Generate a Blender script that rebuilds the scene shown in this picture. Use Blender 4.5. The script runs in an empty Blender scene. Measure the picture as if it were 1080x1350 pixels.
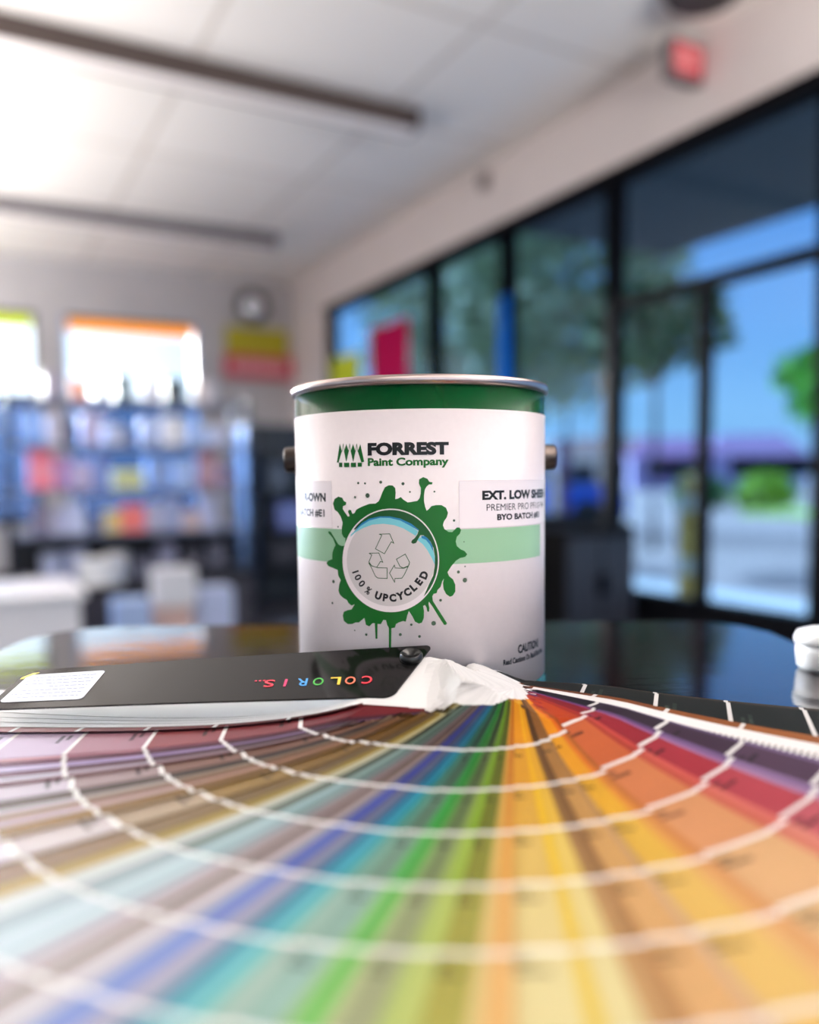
import bpy, bmesh, math, random
from mathutils import Vector, Matrix
random.seed(7)
C = bpy.context.scene.collection
PI = math.pi
R_ = math.radians
CAM_Z = 1.037          # lens height above the shop floor
TABLE_Z = 0.900        # table top height
YAW = R_(28.5)         # camera turned clockwise from the line of the window wall

FAN = """
167.07 w
169.11 w
171.15 w
173.17 w
175.42 110,25,30 140,60,60 200,150,150
186.66 125,40,50 165,95,100 225,215,240 t
187.98 110,45,60 150,90,110 235,190,200
189.92 80,35,55 110,60,80 130,80,110
191.8 110,80,110 180,160,200 225,215,245
193.83 70,40,50 105,70,80 140,100,120
195.39 110,90,90 170,150,160 225,225,240
196.53 100,60,60 130,90,90 160,120,130
201.6 120,85,65 150,120,110 232,225,240 t
204.25 50,40,38 85,72,65 120,105,95
205.81 120,100,80 170,155,140 230,225,235
207.61 110,75,45 140,105,75 175,145,125
209.04 150,110,80 200,170,160 235,225,240
212.01 105,75,30 145,115,65 175,145,95
217.47 120,90,35 165,140,90 235,228,235 t
221.54 110,90,60 140,120,85 165,140,115
223.73 150,130,50 175,155,85 200,180,120
224.94 190,180,140 215,215,200 235,240,240
226.09 190,185,150 205,215,215 235,242,245
227.35 60,60,35 120,125,110 200,212,215
228.71 60,75,55 130,150,145 190,210,215
230.28 120,140,130 185,210,215 225,238,245
231.58 60,90,80 130,160,160 205,225,230
232.93 110,125,120 170,180,185 220,228,235
233.8 85,75,80 130,120,125 170,150,155
234.86 140,120,120 190,175,175 235,228,232
235.95 50,38,30 90,75,65 135,115,100
237.45 130,110,100 180,165,165 225,218,220
238.79 90,85,100 150,150,165 205,205,215
240.71 50,60,140 75,95,175 140,160,215
241.4 80,85,120 120,125,160 190,190,215
242.38 75,80,95 130,130,145 190,185,195
242.94 80,110,150 110,140,180 170,185,215
243.8 10,70,105 15,110,140 60,140,160
244.51 40,120,150 80,165,190 150,205,215
245.23 0,110,140 10,145,170 80,185,195
245.96 30,130,150 80,180,190 160,215,215
246.54 10,90,95 70,150,145 150,200,190
247.81 50,110,95 110,165,150 185,205,195
250.32 40,75,60 110,140,120 165,195,185 t
251.08 40,130,70 90,175,105 170,205,150
252.46 15,120,40 60,160,65 130,195,110
253.23 70,130,60 120,165,95 195,205,160
255.35 50,70,35 115,135,90 170,175,140 t
256.13 100,130,60 155,175,100 185,200,130
257.55 110,150,20 150,180,60 195,205,130
260.1 90,100,15 130,135,45 180,175,95 t
260.97 200,150,60 215,185,110 225,205,150
262.72 190,120,20 215,165,80 230,190,130
266.64 225,160,20 215,180,90 232,220,170 t
267.66 235,185,0 235,200,40 230,205,100
269.8 225,165,20 225,195,90 232,220,170
271.21 110,75,30 160,125,80 200,165,120
272.37 90,60,25 140,105,65 190,150,105
275.84 150,105,50 205,165,105 220,180,130 t
276.67 150,110,60 190,155,115 215,185,155
281.28 235,160,0 225,185,70 228,195,125 t
282.86 225,120,20 220,160,80 225,185,130
284.27 170,90,20 205,140,80 220,170,120
294.49 200,85,20 220,155,110 228,195,150 t
296.37 170,50,30 205,110,90 220,150,130
297.97 190,60,50 220,120,110 228,160,145
305.1 150,20,45 185,70,85 205,120,130 t
306.54 150,80,140 175,140,180 205,165,185
308.45 90,60,110 140,115,160 180,155,185
315.44 35,18,35 85,60,85 130,105,130 t
316.78 90,70,100 130,110,150 170,155,185
323.22 r
327.06 130,75,30 165,105,50 190,130,80
341.4 k
342.82 70,60,50 80,70,60 90,80,70
"""
PRINT_SHAPES = [
  ('splash','green',0,[(-58.01,121.98),(-56.64,124.78),(-53.46,126.19),(-50.46,125.47),(-49.32,123.64),(-47.37,122.73),(-47.86,121.17),(-49.97,120.50),(-50.24,118.84),(-48.64,116.83),(-46.40,114.29),(-45.15,114.77),(-46.34,117.23),(-45.64,118.43),(-44.08,118.18),(-43.77,117.08),(-43.02,115.99),(-41.60,116.65),(-40.49,118.49),(-38.67,119.41),(-35.75,120.61),(-31.69,121.99),(-27.76,122.18),(-25.82,123.53),(-24.84,125.33),(-23.36,128.92),(-21.92,131.60),(-19.57,132.75),(-17.26,132.64),(-15.72,131.11),(-15.48,128.42),(-15.80,124.66),(-14.15,125.01),(-12.50,125.90),(-10.98,124.37),(-8.47,122.74),(-6.49,122.99),(-2.90,123.59),(-1.55,125.18),(-0.90,127.85),(-0.78,130.97),(-1.91,133.66),(-1.71,136.06),(0.62,137.28),(3.02,136.28),(4.17,134.49),(5.96,134.20),(5.68,132.95),(3.89,132.97),(2.53,131.83),(1.45,130.06),(0.97,126.94),(0.94,123.37),(1.54,120.23),(2.41,117.81),(3.77,118.87),(5.13,120.46),(7.83,121.05),(11.00,121.01),(13.73,119.44),(14.90,116.46),(14.14,113.78),(12.48,111.56),(11.83,109.33),(12.72,107.06),(15.01,105.39),(17.32,105.16),(18.73,106.48),(20.15,107.80),(21.75,107.76),(22.70,106.38),(22.02,104.13),(20.11,102.38),(19.44,99.68),(20.08,96.95),(22.44,94.88),(24.84,93.89),(26.48,91.92),(25.30,90.41),(21.93,89.81),(19.56,88.35),(16.73,85.26),(14.39,81.70),(15.30,79.40),(17.61,77.50),(19.00,74.26),(18.97,70.16),(17.36,67.76),(15.68,67.27),(13.37,69.00),(12.01,71.77),(11.58,75.42),(12.24,78.13),(11.13,76.35),(10.19,73.19),(8.35,71.42),(7.88,69.61),(6.06,69.19),(5.33,67.84),(5.58,65.11),(7.82,61.41),(10.98,56.29),(13.90,51.61),(13.25,50.71),(12.05,50.76),(9.14,55.43),(5.55,61.46),(3.31,64.69),(3.03,63.33),(3.55,61.04),(3.26,58.77),(2.36,58.78),(1.92,61.07),(1.03,62.72),(-0.15,62.19),(0.37,59.26),(0.24,55.15),(-0.87,52.42),(-2.68,51.79),(-4.94,52.90),(-6.45,56.09),(-8.50,59.28),(-9.44,56.53),(-10.39,52.87),(-11.94,53.30),(-14.53,52.34),(-16.20,51.39),(-16.88,49.26),(-19.03,48.83),(-19.38,36.09),(-20.70,36.04),(-20.54,48.96),(-21.56,50.76),(-22.18,53.50),(-23.90,53.62),(-25.38,51.07),(-27.52,50.97),(-27.74,42.17),(-28.92,42.11),(-29.28,51.35),(-30.77,51.27),(-32.82,49.30),(-35.05,50.08),(-36.02,54.20),(-37.92,52.68),(-39.86,51.15),(-42.25,50.97),(-44.49,49.86),(-47.92,49.56),(-50.85,51.18),(-51.62,54.41),(-50.73,56.85),(-47.75,58.03),(-44.88,58.72),(-42.60,61.87),(-44.84,61.06),(-47.09,62.30),(-48.21,64.09),(-51.15,65.27),(-53.56,66.97),(-54.76,69.23),(-54.05,73.05),(-52.74,75.95),(-54.80,78.64),(-55.10,81.90),(-59.65,83.03),(-63.10,83.75),(-64.93,85.53),(-63.01,87.07),(-59.52,88.22),(-59.47,90.11),(-59.14,92.48),(-57.34,95.85),(-56.41,96.83),(-58.53,100.96),(-62.55,104.09),(-62.52,105.03),(-60.45,104.92),(-57.85,101.92),(-54.12,97.40),(-51.68,96.56),(-48.70,96.86),(-48.61,101.59),(-49.78,101.74),(-51.28,104.01),(-51.20,107.72),(-50.42,110.52),(-51.90,114.19),(-54.29,116.93),(-56.80,118.28)]),
  ('disc','white',1,[(9.49,88.81),(9.36,86.17),(9.02,83.55),(8.46,80.98),(7.70,78.47),(6.73,76.03),(5.57,73.70),(4.23,71.49),(2.72,69.40),(1.04,67.47),(-0.79,65.69),(-2.75,64.08),(-4.84,62.66),(-7.04,61.42),(-9.33,60.39),(-11.71,59.56),(-14.16,58.95),(-16.66,58.55),(-19.20,58.37),(-21.76,58.41),(-24.33,58.67),(-26.89,59.15),(-29.43,59.85),(-31.92,60.76),(-34.35,61.89),(-36.69,63.21),(-38.94,64.73),(-41.06,66.44),(-43.03,68.32),(-44.84,70.37),(-46.45,72.57),(-47.85,74.90),(-49.01,77.35),(-49.92,79.90),(-50.57,82.53),(-50.94,85.21),(-51.02,87.93),(-50.82,90.66),(-50.34,93.38),(-49.59,96.06),(-48.57,98.68),(-47.32,101.22),(-45.84,103.66),(-44.16,105.97),(-42.30,108.15),(-40.28,110.16),(-38.12,112.00),(-35.86,113.65),(-33.50,115.10),(-31.07,116.34),(-28.58,117.37),(-26.06,118.17),(-23.52,118.74),(-20.97,119.09),(-18.44,119.20),(-15.94,119.08),(-13.48,118.73),(-11.07,118.15),(-8.74,117.35),(-6.48,116.33),(-4.33,115.11),(-2.29,113.68),(-0.37,112.07),(1.42,110.28),(3.05,108.32),(4.52,106.22),(5.82,103.99),(6.94,101.64),(7.86,99.19),(8.58,96.66),(9.10,94.07),(9.40,91.45)]),
  ('crescent','deep',2,[(-42.38,106.86),(-39.98,109.37),(-37.37,111.63),(-34.58,113.59),(-31.66,115.24),(-28.65,116.57),(-25.57,117.55),(-22.47,118.19),(-19.37,118.47),(-16.30,118.39),(-13.29,117.96),(-10.38,117.18),(-7.57,116.07),(-4.91,114.63),(-2.42,112.88),(-0.12,110.84),(1.96,108.55),(3.80,106.01),(5.38,103.28),(6.67,100.36),(7.67,97.32),(8.35,94.17),(8.70,90.96),(8.73,87.72),(8.43,84.51),(7.80,81.35),(6.86,78.28),(5.60,75.34),(4.06,72.57),(2.25,69.98),(0.19,67.63),(3.49,75.15),(5.88,80.10),(6.83,85.51),(6.96,90.94),(6.28,95.92),(4.51,99.82),(2.64,102.10),(0.49,103.56),(-1.30,103.67),(-2.39,101.88),(-3.85,99.19),(-5.66,98.66),(-6.73,99.56),(-6.18,100.82),(-4.73,101.90),(-3.09,104.13),(-2.17,106.82),(-6.62,110.45),(-12.92,113.44),(-19.33,114.70),(-24.98,114.69),(-31.82,113.29),(-36.95,110.50),(-41.24,106.76)]),
  ('gray','grey',1.5,[(6.95,88.86),(6.83,86.52),(6.52,84.20),(6.01,81.92),(5.32,79.69),(4.45,77.54),(3.40,75.47),(2.18,73.50),(0.80,71.65),(-0.72,69.93),(-2.39,68.35),(-4.18,66.92),(-6.08,65.66),(-8.08,64.56),(-10.17,63.64),(-12.34,62.91),(-14.57,62.36),(-16.84,62.01),(-19.15,61.85),(-21.48,61.89),(-23.82,62.13),(-26.14,62.56),(-28.43,63.18),(-30.68,64.00),(-32.87,65.00),(-34.98,66.18),(-37.00,67.54),(-38.89,69.06),(-40.65,70.73),(-42.26,72.55),(-43.68,74.50),(-44.92,76.57),(-45.95,78.73),(-46.75,80.99),(-47.32,83.31),(-47.65,85.69),(-47.72,88.09),(-47.55,90.50),(-47.13,92.90),(-46.47,95.27),(-45.58,97.58),(-44.48,99.83),(-43.17,101.98),(-41.68,104.03),(-40.03,105.95),(-38.23,107.74),(-36.30,109.37),(-34.26,110.83),(-32.14,112.12),(-29.95,113.23),(-27.70,114.14),(-25.41,114.86),(-23.10,115.37),(-20.79,115.68),(-18.48,115.78),(-16.20,115.68),(-13.96,115.37),(-11.76,114.86),(-9.63,114.15),(-7.58,113.25),(-5.61,112.17),(-3.75,110.90),(-2.00,109.47),(-0.38,107.89),(1.11,106.15),(2.44,104.29),(3.62,102.31),(4.64,100.23),(5.47,98.06),(6.13,95.82),(6.59,93.53),(6.87,91.20)]),
  ('blue','blue',1.8,[(-41.24,106.39),(-37.99,110.30),(-31.81,114.01),(-24.96,116.04),(-19.31,116.32),(-12.89,115.41),(-6.60,112.87),(-3.03,110.42),(-1.26,107.71),(-2.17,106.19),(-6.64,108.92),(-12.93,112.27),(-19.34,113.80),(-24.99,113.88),(-31.84,112.20),(-37.49,108.94),(-42.57,104.99)]),
  ('teal','teal',1.7,[(-42.57,105.17),(-37.49,109.12),(-31.84,112.38),(-24.99,114.06),(-19.34,113.98),(-12.93,112.45),(-6.63,109.10),(-2.62,105.93),(-4.00,103.24),(-5.78,104.42),(-11.16,107.68),(-16.62,109.57),(-23.14,110.36),(-29.90,109.76),(-35.96,107.68),(-41.27,105.02),(-44.94,102.16),(-44.36,103.75)]),
  ('blue2','blue',1.8,[(-0.85,103.30),(1.39,103.28),(3.89,100.91),(5.66,97.28),(6.52,92.75),(5.82,94.57),(4.04,98.21),(1.82,100.94),(-0.60,102.04)]),
  ('teal2','teal',1.7,[(-2.21,102.06),(-0.59,102.58),(2.27,100.93),(4.49,98.02),(6.00,94.57),(6.87,90.94),(6.83,86.24),(5.33,89.88),(2.66,94.80),(-0.00,98.44),(-3.12,100.80)])
]
ARROWS = [
[(-25.61,104.28),(-19.28,104.51),(-16.93,99.01),(-18.40,99.91),(-22.62,92.79),(-28.15,95.61),(-24.09,103.66)],
[(-32.14,92.88),(-26.05,93.19),(-23.73,87.77),(-25.16,88.20),(-27.52,84.68),(-30.76,85.50),(-32.42,87.84),(-30.56,91.91)],
[(-32.53,87.10),(-31.26,85.12),(-28.38,79.44),(-26.93,78.39),(-21.20,78.26),(-21.12,84.45),(-26.85,84.51),(-30.26,85.34)],
[(-15.48,89.70),(-10.24,92.71),(-7.75,87.92),(-8.41,85.93),(-11.42,84.56),(-13.41,85.46)],
[(-7.94,86.83),(-8.68,85.47),(-11.24,84.38),(-16.27,84.52),(-16.72,86.24),(-19.66,81.47),(-16.74,76.15),(-16.44,78.34),(-12.39,78.57),(-10.91,80.66)]
]
DOTS = [(-38.84,134.14,0.73),(-34.31,133.93,0.64),(-24.42,134.58,0.92),(-11.15,133.57,0.92),(-7.15,128.80,0.55),(6.99,128.84,0.55),(-41.21,125.96,0.73),(-32.81,126.87,1.38),(18.48,111.89,0.73),(-54.12,108.02,0.55),(24.48,99.26,0.37),(25.08,84.77,0.46),(20.93,81.66,0.92),(24.94,76.65,1.38),(-58.79,74.59,1.10),(-60.06,61.30,0.73),(10.13,65.36,0.83),(5.93,51.86,1.38),(-7.13,51.15,0.73),(-42.78,46.16,0.46),(-34.94,44.23,0.83),(-13.69,45.20,0.92),(-2.39,44.19,0.83)]
TREES = [
[(-52.89,146.36),(-54.20,146.53),(-51.66,157.56),(-50.20,153.03)],
[(-48.58,152.99),(-46.80,157.26),(-45.05,152.90),(-47.02,146.62)],
[(-43.70,152.87),(-42.02,157.11),(-40.35,152.78),(-42.04,146.53)],
[(-38.80,152.75),(-37.03,156.98),(-34.69,146.62),(-36.53,146.21)],
[(-52.50,146.35),(-49.96,146.30),(-50.01,143.68),(-52.56,143.72)],
[(-48.72,146.28),(-44.82,146.21),(-44.87,143.60),(-48.77,143.67)],
[(-43.74,146.19),(-40.12,146.12),(-40.17,143.53),(-43.79,143.59)],
[(-39.00,146.10),(-36.20,146.06),(-36.24,143.70),(-39.04,143.74)]
]
TREE_LINES = [
[(-50.01,153.03),(-49.05,157.32),(-48.29,152.98)],
[(-45.15,152.90),(-44.34,157.18),(-43.52,152.86)],
[(-40.35,152.78),(-39.49,157.04),(-38.80,152.75)]
]
GOODS = [
  (0.572, 5, 0.121, 0.187, 'carton', (168, 160, 185), 'lavender grey'),
  (0.768, 5, 0.14, 0.151, 'drum', (240, 150, 110), 'bright orange'),
  (0.921, 5, 0.136, 0.113, 'box', (150, 165, 195), 'misty blue'),
  (1.062, 5, 0.137, 0.194, 'box', (40, 70, 80), 'dark teal'),
  (1.285, 5, 0.174, 0.174, 'drum', (225, 228, 240), 'white'),
  (1.44, 5, 0.165, 0.177, 'box', (24, 40, 52), 'blackish blue'),
  (1.676, 5, 0.216, 0.18, 'drum', (228, 220, 222), 'cream white'),
  (0.472, 4, 0.109, 0.262, 'box', (110, 150, 215), 'sky blue'),
  (0.588, 4, 0.121, 0.22, 'carton', (205, 200, 215), 'pale grey'),
  (0.69, 4, 0.111, 0.167, 'box', (40, 48, 90), 'navy'),
  (0.831, 4, 0.157, 0.225, 'carton', (190, 175, 205), 'soft violet'),
  (0.991, 4, 0.159, 0.148, 'box', (200, 208, 235), 'ice blue'),
  (1.112, 4, 0.092, 0.115, 'box', (40, 70, 130), 'royal blue'),
  (1.234, 4, 0.127, 0.197, 'carton', (185, 195, 225), 'powder blue'),
  (1.428, 4, 0.235, 0.223, 'drum', (252, 252, 255), 'brilliant white'),
  (1.616, 4, 0.131, 0.155, 'box', (160, 180, 215), 'dusty blue'),
  (1.773, 4, 0.145, 0.145, 'box', (190, 190, 205), 'silver grey'),
  (0.487, 3, 0.186, 0.284, 'carton', (240, 120, 140), 'coral pink'),
  (0.634, 3, 0.1, 0.232, 'box', (170, 90, 140), 'magenta'),
  (0.758, 3, 0.134, 0.201, 'carton', (185, 160, 185), 'mauve'),
  (0.889, 3, 0.124, 0.237, 'box', (100, 110, 165), 'slate blue'),
  (1.073, 3, 0.252, 0.137, 'box', (205, 210, 140), 'pale yellow'),
  (1.302, 3, 0.198, 0.245, 'carton', (120, 150, 205), 'cornflower blue'),
  (1.486, 3, 0.154, 0.213, 'box', (170, 195, 235), 'baby blue'),
  (1.664, 3, 0.168, 0.29, 'carton', (175, 125, 130), 'dusty rose'),
  (1.809, 3, 0.097, 0.181, 'box', (120, 80, 90), 'maroon'),
  (0.472, 2, 0.131, 0.218, 'box', (110, 100, 125), 'plum grey'),
  (0.603, 2, 0.121, 0.188, 'drum', (190, 190, 215), 'pearl grey'),
  (0.706, 2, 0.111, 0.222, 'carton', (205, 210, 235), 'frost white'),
  (0.831, 2, 0.112, 0.135, 'box', (60, 60, 90), 'dark violet'),
  (0.959, 2, 0.125, 0.159, 'box', (215, 190, 110), 'straw yellow'),
  (1.101, 2, 0.195, 0.195, 'carton', (235, 105, 95), 'tomato red'),
  (1.268, 2, 0.128, 0.209, 'box', (175, 170, 185), 'stone grey'),
  (1.393, 2, 0.117, 0.258, 'carton', (150, 155, 185), 'steel blue'),
  (1.533, 2, 0.142, 0.142, 'box', (205, 175, 165), 'beige'),
  (1.676, 2, 0.156, 0.264, 'drum', (200, 205, 235), 'bluish white'),
  (0.542, 1, 0.187, 0.187, 'drum', (170, 178, 205), 'ash blue'),
  (0.706, 1, 0.167, 0.2, 'drum', (175, 182, 212), 'pale indigo'),
  (0.981, 1, 0.193, 0.17, 'drum', (240, 240, 244), 'snow white'),
  (1.173, 1, 0.173, 0.138, 'box', (60, 62, 84), 'charcoal blue'),
  (1.342, 1, 0.152, 0.21, 'box', (110, 112, 140), 'slate grey'),
  (1.545, 1, 0.154, 0.166, 'box', (44, 44, 60), 'graphite'),
  (1.724, 1, 0.144, 0.204, 'box', (70, 72, 92), 'gunmetal')
]
TR1 = (9.21, 9.18)
TR2 = (10.13, 12.38)
TR3 = (12.08, 19.57)
PALM = (9.9, 6.78)
HEDGE = (22.07, 17.23)
HEDGE2 = (20.64, 17.41)
BL1 = (50.33, 48.65)
BL2 = (49.76, 40.25)
BL3 = (56.52, 62.14)
BOLL = (4.56, 4.2)
CARP = (10.68, 14.49)
POST = (5.64, 7.01)
FSTOP = 2.8
REAR = 2.2
UPW = 1080
DNW = .5

# ------------------------------------------------------------------ helpers
def lin(c):
    o = []
    for v in c[:3]:
        v = v/255.0
        o.append(v/12.92 if v <= 0.04045 else ((v+0.055)/1.055)**2.4)
    return tuple(o)

def mat(name, rgb, rough=0.5, metal=0.0, spec=0.5, coat=0.0, noise=0.0, scale=20.0, bump=0.0, coat_rough=0.05):
    m = bpy.data.materials.new(name); m.use_nodes = True
    nt = m.node_tree; b = nt.nodes['Principled BSDF']
    c = lin(rgb)
    b.inputs['Base Color'].default_value = (*c, 1)
    b.inputs['Roughness'].default_value = rough
    b.inputs['Metallic'].default_value = metal
    b.inputs['Specular IOR Level'].default_value = spec
    b.inputs['Coat Weight'].default_value = coat
    b.inputs['Coat Roughness'].default_value = coat_rough
    if noise > 0 or bump > 0:
        tc = nt.nodes.new('ShaderNodeTexCoord')
        n = nt.nodes.new('ShaderNodeTexNoise'); n.inputs['Scale'].default_value = scale
        n.inputs['Detail'].default_value = 4
        nt.links.new(tc.outputs['Object'], n.inputs['Vector'])
        if noise > 0:
            r = nt.nodes.new('ShaderNodeValToRGB')
            r.color_ramp.elements[0].position = .3; r.color_ramp.elements[1].position = .7
            r.color_ramp.elements[0].color = (*[max(0, v*(1-noise)) for v in c], 1)
            r.color_ramp.elements[1].color = (*[min(1, v*(1+noise)) for v in c], 1)
            nt.links.new(n.outputs['Fac'], r.inputs['Fac'])
            nt.links.new(r.outputs['Color'], b.inputs['Base Color'])
        if bump > 0:
            bp = nt.nodes.new('ShaderNodeBump'); bp.inputs['Strength'].default_value = bump
            bp.inputs['Distance'].default_value = .002
            nt.links.new(n.outputs['Fac'], bp.inputs['Height'])
            nt.links.new(bp.outputs['Normal'], b.inputs['Normal'])
    return m

def glass(name, tint, gloss=0.06):
    m = bpy.data.materials.new(name); m.use_nodes = True
    nt = m.node_tree; nt.nodes.clear()
    o = nt.nodes.new('ShaderNodeOutputMaterial')
    t = nt.nodes.new('ShaderNodeBsdfTransparent'); t.inputs['Color'].default_value = (*tint, 1)
    g = nt.nodes.new('ShaderNodeBsdfGlossy'); g.inputs['Roughness'].default_value = .02
    x = nt.nodes.new('ShaderNodeMixShader'); x.inputs[0].default_value = gloss
    nt.links.new(t.outputs[0], x.inputs[1]); nt.links.new(g.outputs[0], x.inputs[2])
    nt.links.new(x.outputs[0], o.inputs['Surface'])
    return m

def link(name, bm, m, parent=None, smooth=False, loc=None):
    me = bpy.data.meshes.new(name)
    bm.normal_update(); bm.to_mesh(me); bm.free()
    ms = m if isinstance(m, (list, tuple)) else [m]
    for k in ms: me.materials.append(k)
    if smooth:
        for p in me.polygons: p.use_smooth = True
    o = bpy.data.objects.new(name, me); C.objects.link(o)
    if parent: o.parent = parent
    if loc: o.location = loc
    return o

def tag(o, label=None, cat=None, group=None, kind=None):
    if label: o['label'] = label
    if cat: o['category'] = cat
    if group: o['group'] = group
    if kind: o['kind'] = kind
    return o

def thing(name, label, cat, loc=(0,0,0), rz=0.0, group=None):
    o = bpy.data.objects.new(name, None); C.objects.link(o)
    o.empty_display_size = .05
    o.location = loc; o.rotation_euler = (0,0,rz)
    return tag(o, label, cat, group)

def struct(name, bm, m, parent=None, smooth=False):
    o = link(name, bm, m, parent, smooth)
    if not parent: o['kind'] = 'structure'
    return o

def box(bm, x0, x1, y0, y1, z0, z1, bevel=0.0, mi=0):
    r = bmesh.ops.create_cube(bm, size=1)
    vs = r['verts']
    for v in vs:
        v.co = Vector(((x0+x1)/2 + v.co.x*(x1-x0), (y0+y1)/2 + v.co.y*(y1-y0), (z0+z1)/2 + v.co.z*(z1-z0)))
    fs = set(f for v in vs for f in v.link_faces)
    for f in fs: f.material_index = mi
    if bevel > 0:
        es = set(e for v in vs for e in v.link_edges)
        bmesh.ops.bevel(bm, geom=list(es), offset=bevel, segments=2, affect='EDGES', profile=.5)
    return bm

def BX(*a, **k): return box(bmesh.new(), *a, **k)

def lathe(bm, prof, seg=48, cx=0, cy=0, cz=0, axis='z', mi=0, close=False):
    rings = []
    for r, z in prof:
        ring = []
        for i in range(seg):
            a = 2*PI*i/seg
            if axis == 'z': co = (cx+r*math.cos(a), cy+r*math.sin(a), cz+z)
            elif axis == 'x': co = (cx+z, cy+r*math.cos(a), cz+r*math.sin(a))
            else: co = (cx+r*math.cos(a), cy+z, cz+r*math.sin(a))
            ring.append(bm.verts.new(co))
        rings.append(ring)
    for a, b in zip(rings[:-1], rings[1:]):
        for i in range(seg):
            j = (i+1) % seg
            f = bm.faces.new((a[i], a[j], b[j], b[i])) ; f.material_index = mi
    if prof[0][0] > 1e-6:
        try: bm.faces.new(list(reversed(rings[0]))).material_index = mi
        except ValueError: pass
    if prof[-1][0] > 1e-6:
        try: bm.faces.new(rings[-1]).material_index = mi
        except ValueError: pass
    bmesh.ops.recalc_face_normals(bm, faces=bm.faces[:])
    return bm

def tube(bm, pts, r, seg=8, mi=0):
    pts = [Vector(p) for p in pts]; rings = []
    for i, p in enumerate(pts):
        d = (pts[min(i+1, len(pts)-1)] - pts[max(i-1, 0)]).normalized()
        u = d.cross(Vector((0,0,1)))
        if u.length < 1e-3: u = d.cross(Vector((1,0,0)))
        u.normalize(); w = d.cross(u)
        rr = r[i] if isinstance(r, (list, tuple)) else r
        rings.append([bm.verts.new(p + u*rr*math.cos(2*PI*k/seg) + w*rr*math.sin(2*PI*k/seg)) for k in range(seg)])
    for a, b in zip(rings[:-1], rings[1:]):
        for k in range(seg):
            bm.faces.new((a[k], a[(k+1)%seg], b[(k+1)%seg], b[k])).material_index = mi
    bm.faces.new(list(reversed(rings[0]))); bm.faces.new(rings[-1])
    return bm

def text_polys(body, offset=0.0, shear=0.0):
    """2D mesh (list of verts, list of faces) of a piece of lettering in Blender's own font, cap height about 0.7"""
    cu = bpy.data.curves.new('lettering', 'FONT'); cu.body = body; cu.size = 1; cu.offset = offset
    cu.resolution_u = 4
    o = bpy.data.objects.new('lettering', cu); C.objects.link(o)
    dg = bpy.context.evaluated_depsgraph_get(); dg.update()
    me = bpy.data.meshes.new_from_object(o.evaluated_get(dg))
    vs = [(v.co.x, v.co.y) for v in me.vertices]; fs = [tuple(p.vertices) for p in me.polygons]
    bpy.data.objects.remove(o); bpy.data.curves.remove(cu); bpy.data.meshes.remove(me)
    return vs, fs

def fit_text(bm, body, x0, x1, y0, y1, layer, mi=0, offset=0.0, zfun=None):
    vs, fs = text_polys(body, offset)
    ax, bx_ = min(v[0] for v in vs), max(v[0] for v in vs)
    ay, by_ = min(v[1] for v in vs), max(v[1] for v in vs)
    nv = [bm.verts.new((x0+(v[0]-ax)/(bx_-ax)*(x1-x0), y0+(v[1]-ay)/(by_-ay)*(y1-y0), layer)) for v in vs]
    for f in fs:
        try: bm.faces.new([nv[i] for i in f]).material_index = mi
        except ValueError: pass

# ------------------------------------------------------------------ materials
M = {}
M['ceiling'] = None
def ceiling_mat():
    m = bpy.data.materials.new('ceiling_panel_paint'); m.use_nodes = True
    nt = m.node_tree; b = nt.nodes['Principled BSDF']; b.inputs['Roughness'].default_value = .9
    tc = nt.nodes.new('ShaderNodeTexCoord')
    br = nt.nodes.new('ShaderNodeTexBrick'); br.inputs['Scale'].default_value = 1
    br.offset = 0; br.inputs['Brick Width'].default_value = 1.22; br.inputs['Row Height'].default_value = 1.22
    br.inputs['Mortar Size'].default_value = .02
    br.inputs['Color1'].default_value = (*lin((238,233,228)),1); br.inputs['Color2'].default_value = (*lin((233,228,223)),1)
    br.inputs['Mortar'].default_value = (*lin((212,204,196)),1)
    nt.links.new(tc.outputs['Object'], br.inputs['Vector'])
    nt.links.new(br.outputs['Color'], b.inputs['Base Color'])
    return m
M['ceiling'] = ceiling_mat()
M['wall'] = mat('wall_paint', (226,218,215), .85, noise=.03, scale=3)
M['wall_grey'] = mat('back_wall_paint', (190,188,190), .85, noise=.03, scale=3)
M['floor'] = mat('floor_tile', (50,50,56), .6, spec=.3, noise=.1, scale=6)
M['bronze'] = mat('dark_bronze_frame', (11,12,17), .7, spec=.08)
M['black'] = mat('black_laminate', (7,7,9), .6, spec=.2)
M['black_steel'] = mat('black_powder_coat', (14,15,20), .5, spec=.3)
M['table'] = None
def table_mat():
    m = bpy.data.materials.new('glossy_dark_table'); m.use_nodes = True
    nt = m.node_tree; b = nt.nodes['Principled BSDF']
    b.inputs['Base Color'].default_value = (*lin((24,13,14)),1)
    b.inputs['Roughness'].default_value = .08; b.inputs['Specular IOR Level'].default_value = .6
    b.inputs['Coat Weight'].default_value = .5; b.inputs['Coat Roughness'].default_value = .02
    tc = nt.nodes.new('ShaderNodeTexCoord'); n = nt.nodes.new('ShaderNodeTexNoise'); n.inputs['Scale'].default_value = 35
    mp = nt.nodes.new('ShaderNodeMapping'); mp.inputs['Scale'].default_value = (1, 2.5, 1)
    bp = nt.nodes.new('ShaderNodeBump'); bp.inputs['Strength'].default_value = .05; bp.inputs['Distance'].default_value = .002
    nt.links.new(tc.outputs['Object'], mp.inputs['Vector']); nt.links.new(mp.outputs[0], n.inputs['Vector'])
    nt.links.new(n.outputs['Fac'], bp.inputs['Height']); nt.links.new(bp.outputs['Normal'], b.inputs['Normal'])
    nt.links.new(bp.outputs['Normal'], b.inputs['Coat Normal'])
    return m
M['table'] = table_mat()
M['glass_blue'] = glass('tinted_storefront_glass', (.50,.68,.86), .012)
M['glass_clear'] = glass('clear_window_glass', (.93,.96,.98), .05)
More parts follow.
